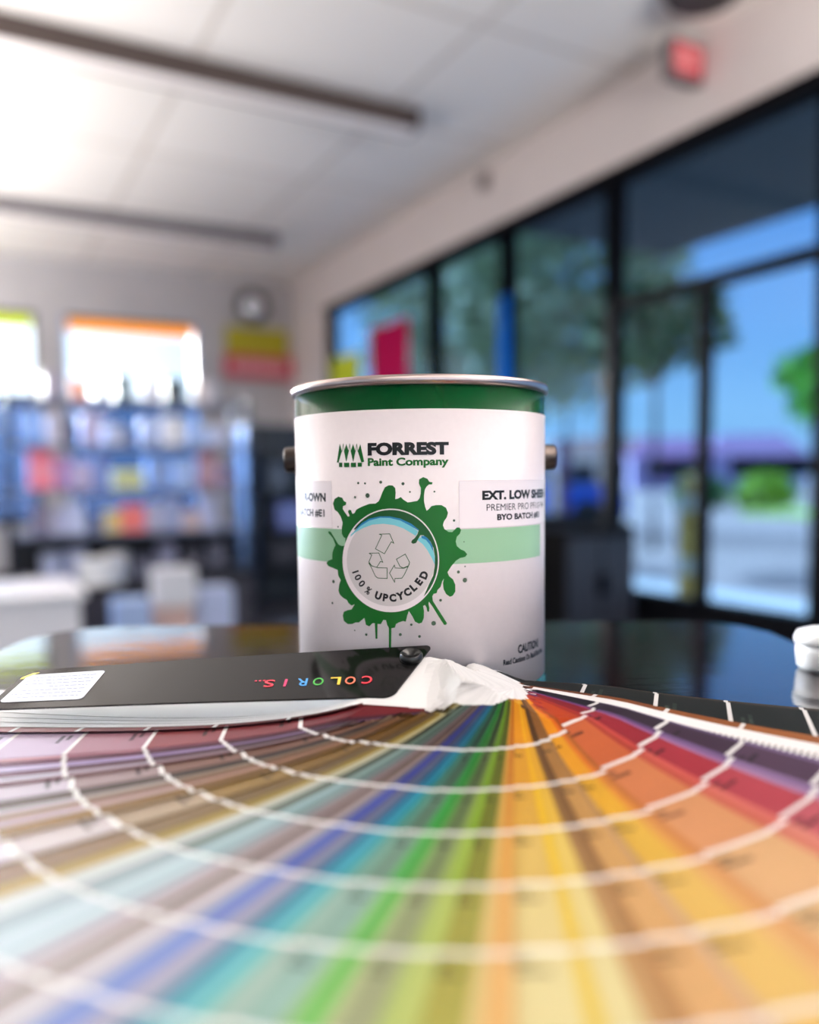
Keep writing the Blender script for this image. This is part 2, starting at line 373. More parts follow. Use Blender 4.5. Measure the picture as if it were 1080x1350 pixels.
M['glass_low'] = glass('blue_filmed_glass', (.22,.31,.48), .05)
M['asphalt'] = mat('sunlit_asphalt', (150,128,120), .9, noise=.08, scale=.4)
M['concrete'] = mat('pale_concrete', (196,190,186), .9, noise=.06, scale=.8)

def emit(name, rgb, s):
    m = bpy.data.materials.new(name); m.use_nodes = True
    nt = m.node_tree; b = nt.nodes['Principled BSDF']
    b.inputs['Base Color'].default_value = (*lin(rgb),1)
    b.inputs['Emission Color'].default_value = (*lin(rgb),1); b.inputs['Emission Strength'].default_value = s
    return m

# ------------------------------------------------------------------ room shell
XR, XL, YB, YF, ZC = 3.52, -7.0, 9.4, -4.0, 3.34
TH = .16
ZH = CAM_Z + 1.80       # window head
ZS = CAM_Z - .77        # sill
ZT = CAM_Z + 1.03       # transom
struct('floor', BX(XL-.2, XR+.2, YF-.2, YB+.2, -.1, 0), M['floor'])
struct('ceiling', BX(XL-.2, XR+.2, YF-.2, YB+.2, ZC, ZC+.1), M['ceiling'])
# window wall on the right: a plain soffit over glazing over a low sill wall
bm = bmesh.new()
box(bm, XR, XR+TH, YF, YB, ZH, ZC)
box(bm, XR, XR+TH, YF, YB, 0, ZS, mi=1)
box(bm, XR, XR+TH, 8.3, YB, ZS, ZH)
struct('wall_right', bm, [M['wall'], M['bronze']])
# back wall with two window openings
BZ0, BZ1 = CAM_Z-.45, CAM_Z+1.74
ops = [(-6.3,-2.7), (-2.6, .74), (.99, 2.40)]
bm = bmesh.new()
box(bm, XL-.2, XR+.2, YB, YB+TH, BZ1, ZC); box(bm, XL-.2, XR+.2, YB, YB+TH, 0, BZ0)
xs = [XL-.2] + [v for o in ops for v in o] + [XR+.2]
for i in range(0, len(xs), 2): box(bm, xs[i], xs[i+1], YB, YB+TH, BZ0, BZ1)
struct('wall_back', bm, M['wall_grey'])
# left wall with one big window well out of the picture, front wall glazed (behind the camera)
bm = bmesh.new()
box(bm, XL-TH, XL, YF, YB, ZH, ZC); box(bm, XL-TH, XL, YF, YB, 0, ZS)
box(bm, XL-TH, XL, YF, -2.5, ZS, ZH); box(bm, XL-TH, XL, 8.6, YB, ZS, ZH)
struct('wall_left', bm, M['wall'])
bm = bmesh.new()
box(bm, XL-.2, XR+.2, YF-TH, YF, ZH, ZC); box(bm, XL-.2, XR+.2, YF-TH, YF, 0, ZS)
box(bm, XL-.2, XL+.5, YF-TH, YF, ZS, ZH); box(bm, XR-.3, XR+.2, YF-TH, YF, ZS, ZH)
struct('wall_front', bm, M['wall'])
struct('trim_right', BX(XR-.03, XR, YF, 8.3, ZH-.03, ZH+.03), M['bronze'])
struct('baseboard_back', BX(XL, XR, YB-.015, YB, 0, .1), M['bronze'])

def window_x(n, y0, y1, z0=ZS, z1=ZH, transom=None, rail=.06, gl='glass_blue', w=.05, x=XR+.05):
    """one framed light in the window wall (runs along y)"""
    bm = bmesh.new()
    box(bm, x-.05, x+.05, y0-w/2, y0+w/2, z0, z1); box(bm, x-.05, x+.05, y1-w/2, y1+w/2, z0, z1)
    box(bm, x-.05, x+.05, y0+w/2, y1-w/2, z0, z0+rail); box(bm, x-.05, x+.05, y0+w/2, y1-w/2, z1-.05, z1)
    if transom: box(bm, x-.05, x+.05, y0+w/2, y1-w/2, transom-.035, transom+.035)
    o = struct('window_%d' % n, bm, M['bronze'])
    zz = [z0+rail] + ([transom-.035, transom+.035] if transom else []) + [z1-.05]
    for i in range(0, len(zz), 2):
        link('pane', BX(x-.004, x+.004, y0+w/2, y1-w/2, zz[i], zz[i+1]), M[gl], o)
    return o
n = 1
for y0, y1, tr, w in [(6.08,8.28,None,.12), (5.02,6.08,None,.10), (3.90,5.02,None,.09)]:
    window_x(n, y0, y1, transom=tr, w=w); n += 1
# glazed entrance doors under a transom light, then more storefront towards and behind the camera
for y0, y1 in [(3.19,3.90), (2.46,3.19)]:
    bm = bmesh.new(); x = XR+.05; w = .05
    box(bm, x-.04, x+.04, y0, y0+w/2, ZS, ZT); box(bm, x-.04, x+.04, y1-w/2, y1, ZS, ZT)
    box(bm, x-.04, x+.04, y0+w/2, y1-w/2, ZS, ZS+.08); box(bm, x-.04, x+.04, y0+w/2, y1-w/2, ZT-.03, ZT)
    d = struct('door_%d' % (1 if y0 > 3 else 2), bm, M['bronze'])
    link('pane', BX(x-.004, x+.004, y0+w/2, y1-w/2, ZS+.08, ZT-.03), M['glass_blue'], d)
window_x(n, 2.46, 3.90, z0=ZT, z1=ZH, w=.05, rail=.03); n += 1
for y0, y1 in [(.9,2.46), (-.7,.9), (-2.3,-.7), (-3.9,-2.3)]:
    window_x(n, y0, y1, transom=ZT, gl='glass_blue', w=.09); n += 1
for i, (x0, x1) in enumerate(ops):
    y = YB+.06; bm = bmesh.new(); w = .05
    for a in (x0+.02, x1-.02): box(bm, a-w/2, a+w/2, y-.05, y+.05, BZ0, BZ1)
    zt = CAM_Z+.88
    for z in (BZ0+.03, zt, BZ1-.02): box(bm, x0+.04, x1-.04, y-.05, y+.05, z-.03, z+.03)
    o = struct('window_%d' % n, bm, M['bronze'] if i < 2 else mat('pale_blue_frame', (150,175,215), .5)); n += 1
    link('pane', BX(x0+.04, x1-.04, y-.004, y+.004, zt+.03, BZ1-.05), M['glass_clear'], o)
    link('pane', BX(x0+.04, x1-.04, y-.004, y+.004, BZ0+.06, zt-.03), M['glass_low'], o)
# front and left glazing (behind / beside the camera)
for (x0, x1) in [(XL+.5, -3.4), (-3.4, 0.0), (0.0, XR-.3)]:
    bm = bmesh.new(); y = YF-.05
    for a in (x0, x1): box(bm, a-.04, a+.04, y-.05, y+.05, ZS, ZH)
    for z in (ZS+.03, ZH-.03): box(bm, x0+.04, x1-.04, y-.05, y+.05, z-.03, z+.03)
    o = struct('window_%d' % n, bm, M['bronze']); n += 1
    link('pane', BX(x0+.04, x1-.04, y-.004, y+.004, ZS+.06, ZH-.06), M['glass_clear'], o)
for (y0, y1) in [(-2.5,1.2), (1.2,4.9), (4.9,8.6)]:
    o = window_x(n, y0, y1, gl='glass_clear', w=.09, x=XL-.08); n += 1

# yellow roller blinds at the head of each back window (daylight comes through the cloth)
def cloth(name, rgb):
    m = bpy.data.materials.new(name); m.use_nodes = True
    nt = m.node_tree; nt.nodes.clear()
    o = nt.nodes.new('ShaderNodeOutputMaterial'); d = nt.nodes.new('ShaderNodeBsdfDiffuse'); t = nt.nodes.new('ShaderNodeBsdfTranslucent')
    x = nt.nodes.new('ShaderNodeMixShader'); x.inputs[0].default_value = .6
    for k in (d, t): k.inputs['Color'].default_value = (*lin(rgb),1)
    nt.links.new(d.outputs[0], x.inputs[1]); nt.links.new(t.outputs[0], x.inputs[2]); nt.links.new(x.outputs[0], o.inputs['Surface'])
    return m
for (x0, x1), rgb, lb in [(ops[1], (215,225,60), 'lime yellow roller blind drawn up at the head of the big back window'),
                          (ops[2], (250,190,60), 'amber yellow roller blind drawn up at the head of the back window nearer the corner')]:
    t = thing('roller_blind', lb, 'blind', ((x0+x1)/2, YB-.01, BZ1-.16))
    hw = (x1-x0)/2
    link('fabric', BX(-hw+.05, hw-.05, .018, .022, .0, .15), cloth('blind_cloth', rgb), t)
    bm = bmesh.new(); lathe(bm, [(.012,-hw+.045), (.012,hw-.045)], 12, 0, .02, .148, 'x'); link('roller', bm, M['bronze'], t, True)

# ------------------------------------------------------------------ ceiling fixtures
M['fix_side'] = mat('brown_metal_side', (70,58,54), .5)
M['fix_side2'] = mat('grey_metal_side', (98,94,100), .5)
M['diffuser'] = emit('lit_diffuser', (235,228,226), .12)
def fixture(x1, y, length, side, label):
    t = thing('ceiling_light', label, 'ceiling light', (x1-length/2, y, ZC-.125))
    h = length/2
    bm = bmesh.new(); box(bm, -h, h, -.085, -.07, 0, .125); box(bm, -h, h, .07, .085, 0, .125)
    box(bm, -h, -h+.015, -.07, .07, 0, .125); box(bm, h-.015, h, -.07, .07, 0, .125)
    link('housing', bm, side, t)
    link('diffuser', BX(-h+.015, h-.015, -.07, .07, .004, .02), M['diffuser'], t)
    return t
fixture(2.63, 4.72, 4.6, M['fix_side'], 'long brown-sided fluorescent ceiling light, the nearer of the two over the shelves')
fixture(2.72, 7.62, 4.6, M['fix_side2'], 'long grey-sided fluorescent ceiling light closest to the back wall')
def lamp(x, y, l, w, e, col=(1,.955,.925), z=None, up=False):
    d = bpy.data.lights.new('added_fill_light', 'AREA'); d.shape = 'RECTANGLE'; d.size = l; d.size_y = w; d.energy = e; d.color = col  # area light of the added, unseen pendants
    o = bpy.data.objects.new('added_fill_light', d); C.objects.link(o); o.location = (x, y, ZC-.11 if z is None else z)
    if up: o.rotation_euler = (PI,0,0)
    return o
# unseen lights, added to brighten the ceiling; they throw light up and down
def added_pendant(x, y, length, drop, label, up, down, rz=0.0):
    t = thing('ceiling_light', label, 'ceiling light', (x, y, ZC-drop), rz); h = length/2
    bm = bmesh.new(); box(bm, -h, h, -.10, -.085, 0, .085); box(bm, -h, h, .085, .10, 0, .085); box(bm, -h, -h+.015, -.085, .085, 0, .085); box(bm, h-.015, h, -.085, .085, 0, .085)
    link('housing', bm, M['fix_side'], t)
    link('diffuser', BX(-h+.015, h-.015, -.085, .085, .004, .02), M['diffuser'], t)
    for k in (-.8, .8): link('hanging_rod', tube(bmesh.new(), [(h*k,0,.02),(h*k,0,drop)], .006), M['bronze'], t)
    for e, z, u in ((down, ZC-drop-.02, False), (up, ZC-drop+.05, True)):
        o = lamp(x, y, length-.1, .15, e, z=z, up=u)
        o.rotation_euler = (PI if u else 0, 0, rz)
added_pendant(2.7, -1.9, 3.8, 1.4, 'added suspended fill light along the window wall, behind the camera', UPW*.70, DNW, PI/2)
added_pendant(-2.2, -2.4, 6.0, 1.1, 'added suspended fill light at the front of the shop, behind the camera', UPW*.2, DNW)
added_pendant(-1.1, 5.4, 6.4, 2.0, 'added low-hung fill light running along the unseen left half of the shop', UPW*.30, DNW, PI/2)
added_pendant(-4.0, 5.3, 6.0, 1.8, 'added low-hung fill light beside the unseen left wall windows', UPW*.36, DNW, PI/2)
# round dark speaker recessed at the top of the picture, smoke detector, exit sign, security mirror
t = thing('ceiling_speaker', 'large round dark grille hanging under the ceiling above the exit sign', 'speaker', (3.17, 2.88, ZC-.08))
bm = bmesh.new(); lathe(bm, [(0,0), (.14,.0), (.17,.02), (.17,.08)], 32); link('grille', bm, mat('dark_grille', (60,54,54), .6), t, False)
bm = bmesh.new(); lathe(bm, [(.172,.05), (.19,.055), (.19,.08), (.172,.08)], 32); link('rim', bm, mat('grille_rim', (110,102,100), .5), t, False)
t = thing('motion_sensor', 'small grey sensor box fixed high on the white soffit above the windows', 'sensor', (XR-.05, 5.22, CAM_Z+2.12))
link('body', BX(-.0,.05,-.05,.05,0,.13, bevel=.012), mat('sensor_plastic', (140,132,132), .5), t)
bm = bmesh.new(); lathe(bm, [(.0,-.018),(.02,-.012),(.025,0)], 16, 0,0,.05,'x'); link('lens', bm, M['black'], t)
t = thing('exit_sign', 'red EXIT sign in a dark housing high on the window wall soffit', 'exit sign', (XR-.30, 3.22, CAM_Z+2.04))
link('housing', BX(.06,.30,-.035,.035,0,.20, bevel=.01), mat('sign_housing', (105,96,98), .5), t)
link('face', BX(.075,.285,-.040,-.0352,.02,.18), emit('exit_red', (180,66,78), .03), t)
bm = bmesh.new(); fit_text(bm, 'EXIT', .095, .265, .05, .15, 0, 0, .02)
o = link('lettering', bm, emit('exit_letters', (235,150,150), .05), t); o.rotation_euler = (PI/2,0,0); o.location = (0,-.0408,0)
link('bracket', BX(.28,.30,-.02,.02,.06,.16), M['bronze'], t)
t = thing('convex_mirror', 'round silver security mirror with a dark rim under the ceiling in the back corner', 'mirror', (3.02, YB-.14, CAM_Z+1.98))
bm = bmesh.new(); lathe(bm, [(.0,-.06),(.06,-.055),(.11,-.035),(.15,0)], 32, 0,0,0,'y'); link('mirror_dome', bm, mat('mirror_silver', (240,244,250), .2, metal=.7), t, True)
bm = bmesh.new(); lathe(bm, [(.152,-.01),(.19,0),(.19,.03),(.152,.03)], 32, 0,0,0,'y'); link('rim', bm, M['bronze'], t)
link('bracket', BX(-.02,.02,.03,.14,-.02,.02), M['bronze'], t)
t = thing('hanging_sign', 'olive yellow and red sale board on the back wall beside the corner', 'sign', (2.72, YB-.05, CAM_Z+1.17))
link('upper_panel', BX(0,.74,0,.03,.27,.58), mat('olive_yellow', (176,165,20), .6), t)
link('lower_panel', BX(-.03,.80,-.005,.03,0,.27), mat('sign_red', (200,60,80), .6), t)
bm = bmesh.new()
for i in range(9): box(bm, .06+i*.075, .11+i*.075, -.009, -.0055, .08, .19)
link('lettering', bm, mat('sign_letter_white', (235,190,195), .6), t)

# ------------------------------------------------------------------ table with glossy top (camera-side group shares this frame)
def rounded(x0, x1, y0, y1, r, n=8):
    pts = []
    for cx, cy, a0 in [(x1-r,y1-r,0),(x0+r,y1-r,90),(x0+r,y0+r,180),(x1-r,y0+r,270)]:
        for k in range(n+1):
            a = R_(a0+90*k/n); pts.append((cx+r*math.cos(a), cy+r*math.sin(a)))
    return pts
def prism(bm, pts, z0, z1, mi=0):
    a = [bm.verts.new((x,y,z0)) for x,y in pts]; b = [bm.verts.new((x,y,z1)) for x,y in pts]
    bm.faces.new(list(reversed(a))).material_index = mi; bm.faces.new(b).material_index = mi
    for i in range(len(pts)):
        j = (i+1) % len(pts); bm.faces.new((a[i],a[j],b[j],b[i])).material_index = mi
    return bm
tb = thing('display_table', 'glossy near-black table top that carries the paint can and the colour fan', 'table', (0,0,0), -YAW)
bm = prism(bmesh.new(), rounded(-.335,.312,.02,.765,.06), TABLE_Z-.03, TABLE_Z)
es = [e for e in bm.edges if abs(e.verts[0].co.z-e.verts[1].co.z) < 1e-6]
bmesh.ops.bevel(bm, geom=es, offset=.004, segments=3, affect='EDGES')
link('tabletop', bm, M['table'], tb, False)
link('pedestal', BX(-.26,.24,.12,.68,.08,TABLE_Z-.03, bevel=.01), M['black'], tb)
link('plinth', BX(-.30,.28,.08,.72,0,.08), M['black'], tb)

# ------------------------------------------------------------------ colour fan
M['card'] = bpy.data.materials.new('printed_card'); M['card'].use_nodes = True
nt = M['card'].node_tree; b = nt.nodes['Principled BSDF']; b.inputs['Roughness'].default_value = .6
b.inputs['Specular IOR Level'].default_value = .15
vc = nt.nodes.new('ShaderNodeVertexColor'); vc.layer_name = 'print_colour'
nt.links.new(vc.outputs['Color'], b.inputs['Base Color'])
strips = [l.split() for l in FAN.strip().splitlines()]
NS = len(strips)
KAP = .008
th_ = [R_(float(s[0])) for s in strips]
cc = [0.0]
for i in range(1, NS): cc.append(cc[-1] + max(KAP*(th_[i]-th_[i-1]), .00020))
def CF(a):
    if a <= th_[0]: return (a-th_[0])*KAP
    if a >= th_[-1]: return cc[-1] + (a-th_[-1])*KAP
    lo, hi = 0, NS-1
    while hi-lo > 1:
        m_ = (lo+hi)//2
        if th_[m_] <= a: lo = m_
        else: hi = m_
    return cc[lo] + (cc[hi]-cc[lo])*(a-th_[lo])/max(1e-9, th_[hi]-th_[lo])
PCX, PCY = .011, .452
def pivot(i):
    t = i/(NS-1); return (.014+.002*t, .455-.005*t)
def fan_z(i, x, y):
    dx, dy = x-PCX, y-PCY; r = math.hypot(dx, dy)
    a = math.atan2(dy, dx)
    phi = (a - th_[i] + PI) % (2*PI) - PI
    w = math.exp(-(r/.030)**2)
    base = .0012 + .03*math.exp(-r/.055)
    q = CF(th_[i]+phi) - cc[i]
    ad = math.degrees(a) % 360
    if ad < 90: ad += 360
    t = min(1, max(0, (ad-300)/35)); base += .0075*t*t*(3-2*t)*min(1, r/.06)
    zp = .0365 - .030*(i/(NS-1))
    z = (1-w)*(base+q) + w*zp
    cap = .0225 + (y-.420)*math.tan(R_(20)) - .0012 - .00004*i + max(0, x-.014)*1.1   # nothing pokes through the cover
    cap = min(cap, max(.039 - (x-.012)*.36, .0195) - .00004*i)
    if y > .40: z = min(z, cap)
    return max(.0006, z)
GAPS = [.0755,.115,.1525,.1905,.2275,.265]
GW = .0011
S0, S1, V0, V1 = -.008, .300, -.008, .042
WHITE = tuple(1.5*v for v in lin((240,238,236)))   # unprinted paper, before the PAPER factor below
PAPER = .50   # printed card reflects less than fresh white paint
def mixc(a, b, t): return tuple(a[k]*(1-t)+b[k]*t for k in range(3))
fan = thing('paint_fan_deck', 'paint colour fan deck spread in a half circle in front of the paint can', 'colour fan', (0,0,TABLE_Z), -YAW)
def strip_mesh(i, kind, cols, expo):
    th = th_[i]; ux, uy = math.cos(th), math.sin(th); nx, ny = -uy, ux
    px, py = pivot(i)
    S0 = -.008 + (.031*min(1, max(0, (math.degrees(th)-312)/26)))
    HW = tuple(v*(.84+.16*random.Random(i*7+1).random()) for v in WHITE)
    HD = .012 + .018*min(1, max(0, (math.degrees(th)-188)/40))
    ss = set([S0, S0+.0015, S0+.004, S1-.004, S1-.0015, S1, HD])
    for g in GAPS: ss.update([g-GW, g+GW])
    s = S0
    while s < S1: 
        if all(abs(s-k) > .002 for k in ss): ss.add(s)
        s += .006 if s < .08 else .011
    ss = sorted(ss); nv = 12
    bm = bmesh.new(); cl = bm.loops.layers.float_color.new('print_colour')
    def at(s, v, lift=0.0):
        # rounded corners
        r = .005
        lo, hi = V0, V1
        e = min(s-S0, S1-s)
        if e < r:
            d = r - math.sqrt(max(0, r*r-(r-e)**2)); lo += d; hi -= d
        v = min(max(v, lo), hi)
        x = px+ux*s+nx*v; y = py+uy*s+ny*v
        return (x, y, fan_z(i, x, y)+lift)
    vv = [V0+(V1-V0)*k/nv for k in range(nv+1)]
    g = [[bm.verts.new(at(s, v)) for v in vv] for s in ss]
    def colour(s):
        if kind == 'w' : return WHITE
        if kind == 'r' : return WHITE
        if s < HD: return HW if kind != 'k' else lin((12,20,16))
        for q in GAPS:
            if abs(s-q) < GW*1.001: return tuple(.80*v for v in WHITE)
        k = sum(1 for q in GAPS if s > q)
        t = k/5.0
        if kind == 'k': return lin((5+k, 11+k*2, 8+k))
        D, Mi, L = cols
        q = mixc(D, Mi, t/.5) if t < .5 else mixc(Mi, L, min(1,(t-.5)/.4))
        return tuple(v**1.24 for v in q)
    for a in range(len(ss)-1):
        c = colour((ss[a]+ss[a+1])/2)
        for k in range(nv):
            try: f = bm.faces.new((g[a][k], g[a+1][k], g[a+1][k+1], g[a][k+1]))
            except ValueError: continue
            f.smooth = True
            for l in f.loops: l[cl] = (*c, 1)
    # thin paper edge along the exposed long side and the ends
    geom = bm.faces[:]
    r = bmesh.ops.extrude_face_region(bm, geom=geom)
    for v in [q for q in r['geom'] if isinstance(q, bmesh.types.BMVert)]: v.co.z -= .00013
    bmesh.ops.recalc_face_normals(bm, faces=bm.faces[:])
    # small printed lines of type near the head of each chip
    for f in bm.faces:
        for l in f.loops:
            c = l[cl]; l[cl] = (c[0]*PAPER, c[1]*PAPER, c[2]*PAPER, 1)
    def patch(s0, s1, v0, v1, c):
        vs = [bm.verts.new(at(a, b, .00006)) for a, b in ((s0,v0),(s1,v0),(s1,v1),(s0,v1))]
        f = bm.faces.new(vs)
        for l in f.loops: l[cl] = (c[0]*PAPER, c[1]*PAPER, c[2]*PAPER, 1)
        f.normal_update()
        if f.normal.z < 0: f.normal_flip()
    if kind == 't' or kind == 'k':
        rnd = random.Random(i)
        for k, q in enumerate(GAPS[:-1]+[None]):
            if q is None: continue
            dk = mixc(colour(q+.01), (0,0,0), .95) if kind == 't' else lin((60,72,64))
            w_ = min(.014, expo*.55*(q+.05)/.2); vc_ = V1 - min(.034, expo*.62*(q+.05)/.2)
            for ln, (ds, hh, frac) in enumerate([(.0050,.0020,.6), (.0088,.0021,1.0)]):
                v = vc_ - w_/2; end = v + w_*frac
                while v < end:
                    wl = rnd.uniform(.0006,.0014)
                    patch(q+ds, q+ds+hh, v, v+wl, dk); v += wl+.00035
    if kind == 'r':
        s = .06
        while s < S1-.004:
            patch(s, s+.0012, V1-.0205, V1-.0125 - .0, lin((120,112,110))); s += .0028
    return bm
for i, st in enumerate(strips):
    kind = 'c'; cols = None
    if st[1] in 'wrk': kind = st[1]
    else:
        cols = [tuple(min(1, v) for v in lin([int(q) for q in c.split(',')])) for c in st[1:4]]
        if len(st) > 4: kind = 't'
    expo = .2*(th_[i]-th_[i-1]) if i else .01
    o = link('colour_strip', strip_mesh(i, kind, cols, min(expo,.04)), M['card'], fan, False)
    if kind == 'k': o['label'] = 'near-black green colour strip'
    if kind == 'r': o['label'] = 'white strip with a ruler edge'
    for p in o.data.polygons: p.use_smooth = False

# glossy black cover on top, twisted a little; near edge A-B, far edge A2-B2
M['cover'] = mat('gloss_black_cover', (12,11,11), .09, spec=.32)
M['cover_edge'] = mat('cover_board_edge', (150,140,140), .5)
LC = .244; WC = .050
def cover_pt(s, w, lift=0.0):
    """s 0 at the screw end .. LC at the free end, w 0 near edge .. WC far edge"""
    t = s/LC
    near = Vector((.010 - .244*t*.985, .420+.013*t, .0225-.0085*t))
    tilt = R_(20-9*t)
    d = Vector((.03, math.cos(tilt), math.sin(tilt)))
    up = Vector((0, -math.sin(tilt), math.cos(tilt)))
    return near + d*w + up*(lift + .0005*math.sin(t*PI))
def cover_outline(n=6):
    pts = []
    def corner(cs, cw, r, a0):
        for k in range(n+1):
            a = R_(a0+90*k/n); pts.append((cs+r*math.cos(a), cw+r*math.sin(a)))
    corner(LC-.012, WC-.012, .012, 0); corner(.003, WC-.003, .003, 90)
    corner(.026, .009, .009, 190); corner(LC-.008, .008, .008, 270)
    return pts
def clip_rows(poly, cuts):
    bm = bmesh.new(); f = bm.faces.new([bm.verts.new((x,y,0)) for x,y in poly])
    for c in cuts:
        bmesh.ops.bisect_plane(bm, geom=bm.verts[:]+bm.edges[:]+bm.faces[:], plane_co=(c,0,0), plane_no=(1,0,0))
    return bm
bm = clip_rows(cover_outline(), [.005+LC*k/24 for k in range(24)])
for v in bm.verts: v.co = cover_pt(v.co.x, v.co.y)
r = bmesh.ops.extrude_face_region(bm, geom=bm.faces[:])
for v in [q for q in r['geom'] if isinstance(q, bmesh.types.BMVert)]: v.co.z += .0009
bmesh.ops.recalc_face_normals(bm, faces=bm.faces[:])
cover = link('cover', bm, M['cover'], fan); cover['label'] = 'glossy black cover lettered COLOR IS'
for f in cover.data.polygons: f.use_smooth = True
cover.data.set_sharp_from_angle(angle=.5)
def on_cover(bm, lift=.0011):
    for v in bm.verts: v.co = cover_pt(v.co.x, v.co.y, lift+v.co.z)
    return bm
# lettering reads from the far side: baseline towards the far edge, text starting at the screw end
lets = [('C',(225,60,75)),('O',(230,120,90)),('L',(235,200,70)),('O',(70,160,70)),('R',(70,150,215)),('I',(215,60,110)),('S',(225,60,80)),('...',(225,60,90))]
pos = [.032,.0412,.0495,.059,.068,.0795,.0865,.092]
for (ch, rgb), s in zip(lets, pos):
    bm = bmesh.new(); wd = .0058 if ch not in 'I...' else (.0014 if ch == 'I' else .0062)
    hh = .0075 if ch != '...' else .0011
    fit_text(bm, ch, 0, wd, 0, hh, 0, 0, .01)
    for v in bm.verts: v.co = Vector((s + v.co.x, .0205 - v.co.y, 0))
    on_cover(bm, .0012); bmesh.ops.recalc_face_normals(bm, faces=bm.faces[:])
    link('cover_letter', bm, mat('cover_letter_ink', rgb, .4), cover)
M['sticker'] = mat('sticker_paper', (222,228,240), .5)
bm = clip_rows(rounded(.192,.2395,.0075,.0425,.003,3), [.192+.006*k for k in range(1,8)]); on_cover(bm, .0012)
stk = link('cover_sticker', bm, M['sticker'], cover); stk['label'] = 'white printed sticker'
bm = bmesh.new(); rnd = random.Random(3)
for k in range(7):
    w = .012+k*.0042; s = .196
    while s < .236:
        l = rnd.uniform(.001,.004)
        if s+l < .2375 and not (k in (3,) and s > .217):
            a = [(s,w),(s+l,w),(s+l,w+.0006),(s,w+.0006)]
            bm.faces.new([bm.verts.new((x,y,0)) for x,y in a])
        s += l+.0007
on_cover(bm, .00135); link('sticker_print', bm, mat('sticker_ink', (120,135,175), .6), stk)
bm = bmesh.new()
bm.faces.new([bm.verts.new((x,y,0)) for x,y in ((.234,.0455),(.238,.0455),(.2425,.040),(.2425,.0375),(.2405,.0375),(.236,.043))])
on_cover(bm, .0012); link('corner_mark', bm, mat('yellow_ink', (225,215,90), .4), cover)
# screw post through the pivot corner
sp = cover_pt(.011, WC-.0125, .001)
bm = bmesh.new()
lathe(bm, [(.0062,-.001),(.0066,.0005),(.0066,.002),(.0055,.0034),(.0052,.0038),(.0052,.0026),(.0026,.0024),(.0024,.0016),(0,.0016)], 32)
o = link('screw_post', bm, mat('black_plastic_gloss', (8,8,9), .3, spec=.4), fan, True)
o.location = sp; o.rotation_euler = (R_(20),0,0)

# ------------------------------------------------------------------ paint can
RC = .0835
can = thing('paint_can', 'white-labelled gallon paint can with green top band standing behind the fan', 'paint can', (0,0,0), -YAW)
can.location = (.0077*math.cos(YAW)+.558*math.sin(YAW), -.0077*math.sin(YAW)+.558*math.cos(YAW), TABLE_Z)
M['steel'] = mat('rim_steel', (176,160,156), .28, metal=1.0, noise=.06, scale=40)
M['dark_steel'] = mat('dark_lug_steel', (74,66,62), .3, metal=1.0)
M['green_paint'] = mat('can_green_lacquer', (0,62,28), .22, spec=.4, coat=.2)
M['paper'] = mat('label_paper', (217,207,208), .30, noise=.015, scale=300)
bm = bmesh.new()
lathe(bm, [(.080,.001),(.0842,.0),(.0848,.0015),(.0842,.003),(.0832,.0038),(.0832,.1905)], 128)
link('body', bm, M['green_paint'], can, True)
bm = bmesh.new()
lathe(bm, [(.0832,.1903),(.0850,.1908),(.0856,.1925),(.0856,.1945),(.0848,.196),(.0836,.1962),(.0824,.195),(.0820,.190),(.0760,.1895),(.0755,.193),(.0745,.194),(.0735,.193),(.0730,.1885),(0,.1885)], 128)
link('rim_and_lid', bm, M['steel'], can, True)
# paper label: a thin sleeve
bm = bmesh.new(); seg = 160
rings = [[bm.verts.new((r*math.cos(2*PI*k/seg), r*math.sin(2*PI*k/seg), z)) for k in range(seg)] for r, z in ((RC-.0002,.0067),(RC,.0067),(RC,.1765),(RC-.0002,.1765))]
for a, b_ in zip(rings[:-1], rings[1:]):
    for k in range(seg): bm.faces.new((a[k], a[(k+1)%seg], b_[(k+1)%seg], b_[k]))
label = link('label', bm, M['paper'], can, True)
def wrap(bm, layer):
    """flat print in millimetres (x round the can from the front, y up) -> onto the can wall"""
    xs_ = [v.co.x for v in bm.verts]; x0, x1 = min(xs_), max(xs_)
    k = math.ceil(x0/2.2)*2.2
    while k < x1:
        bmesh.ops.bisect_plane(bm, geom=bm.verts[:]+bm.edges[:]+bm.faces[:], plane_co=(k,0,0), plane_no=(1,0,0)); k += 2.2
    rr = RC + .00010 + layer*.00007
    for v in bm.verts:
        a = v.co.x/1000/RC
        v.co = Vector((rr*math.sin(a), -rr*math.cos(a), v.co.y/1000))
    bmesh.ops.recalc_face_normals(bm, faces=bm.faces[:])
    bm.normal_update()
    fs = [f for f in bm.faces if f.normal.x*f.calc_center_median().x + f.normal.y*f.calc_center_median().y < 0]
    if fs: bmesh.ops.reverse_faces(bm, faces=fs)
    return bm
def flat(pts, bm=None):
    bm = bm or bmesh.new()
    f = bm.faces.new([bm.verts.new((x,y,0)) for x,y in pts])
    bmesh.ops.triangulate(bm, faces=[f]); return bm
INK = {'green': (0,86,18), 'white': (217,207,208), 'deep': (8,70,24), 'grey': (190,183,182), 'blue': (28,112,160), 'teal': (110,182,192), 'black': (8,7,8), 'pale': (134,172,140), 'dot': (60,80,62)}
ink = {k: mat('ink_'+k, v, .34, spec=.3) for k, v in INK.items()}
link('pale_green_band', wrap(flat([(-131,86.4),(95,86.4),(95,106.7),(-131,106.7)]), 0), ink['pale'], label)
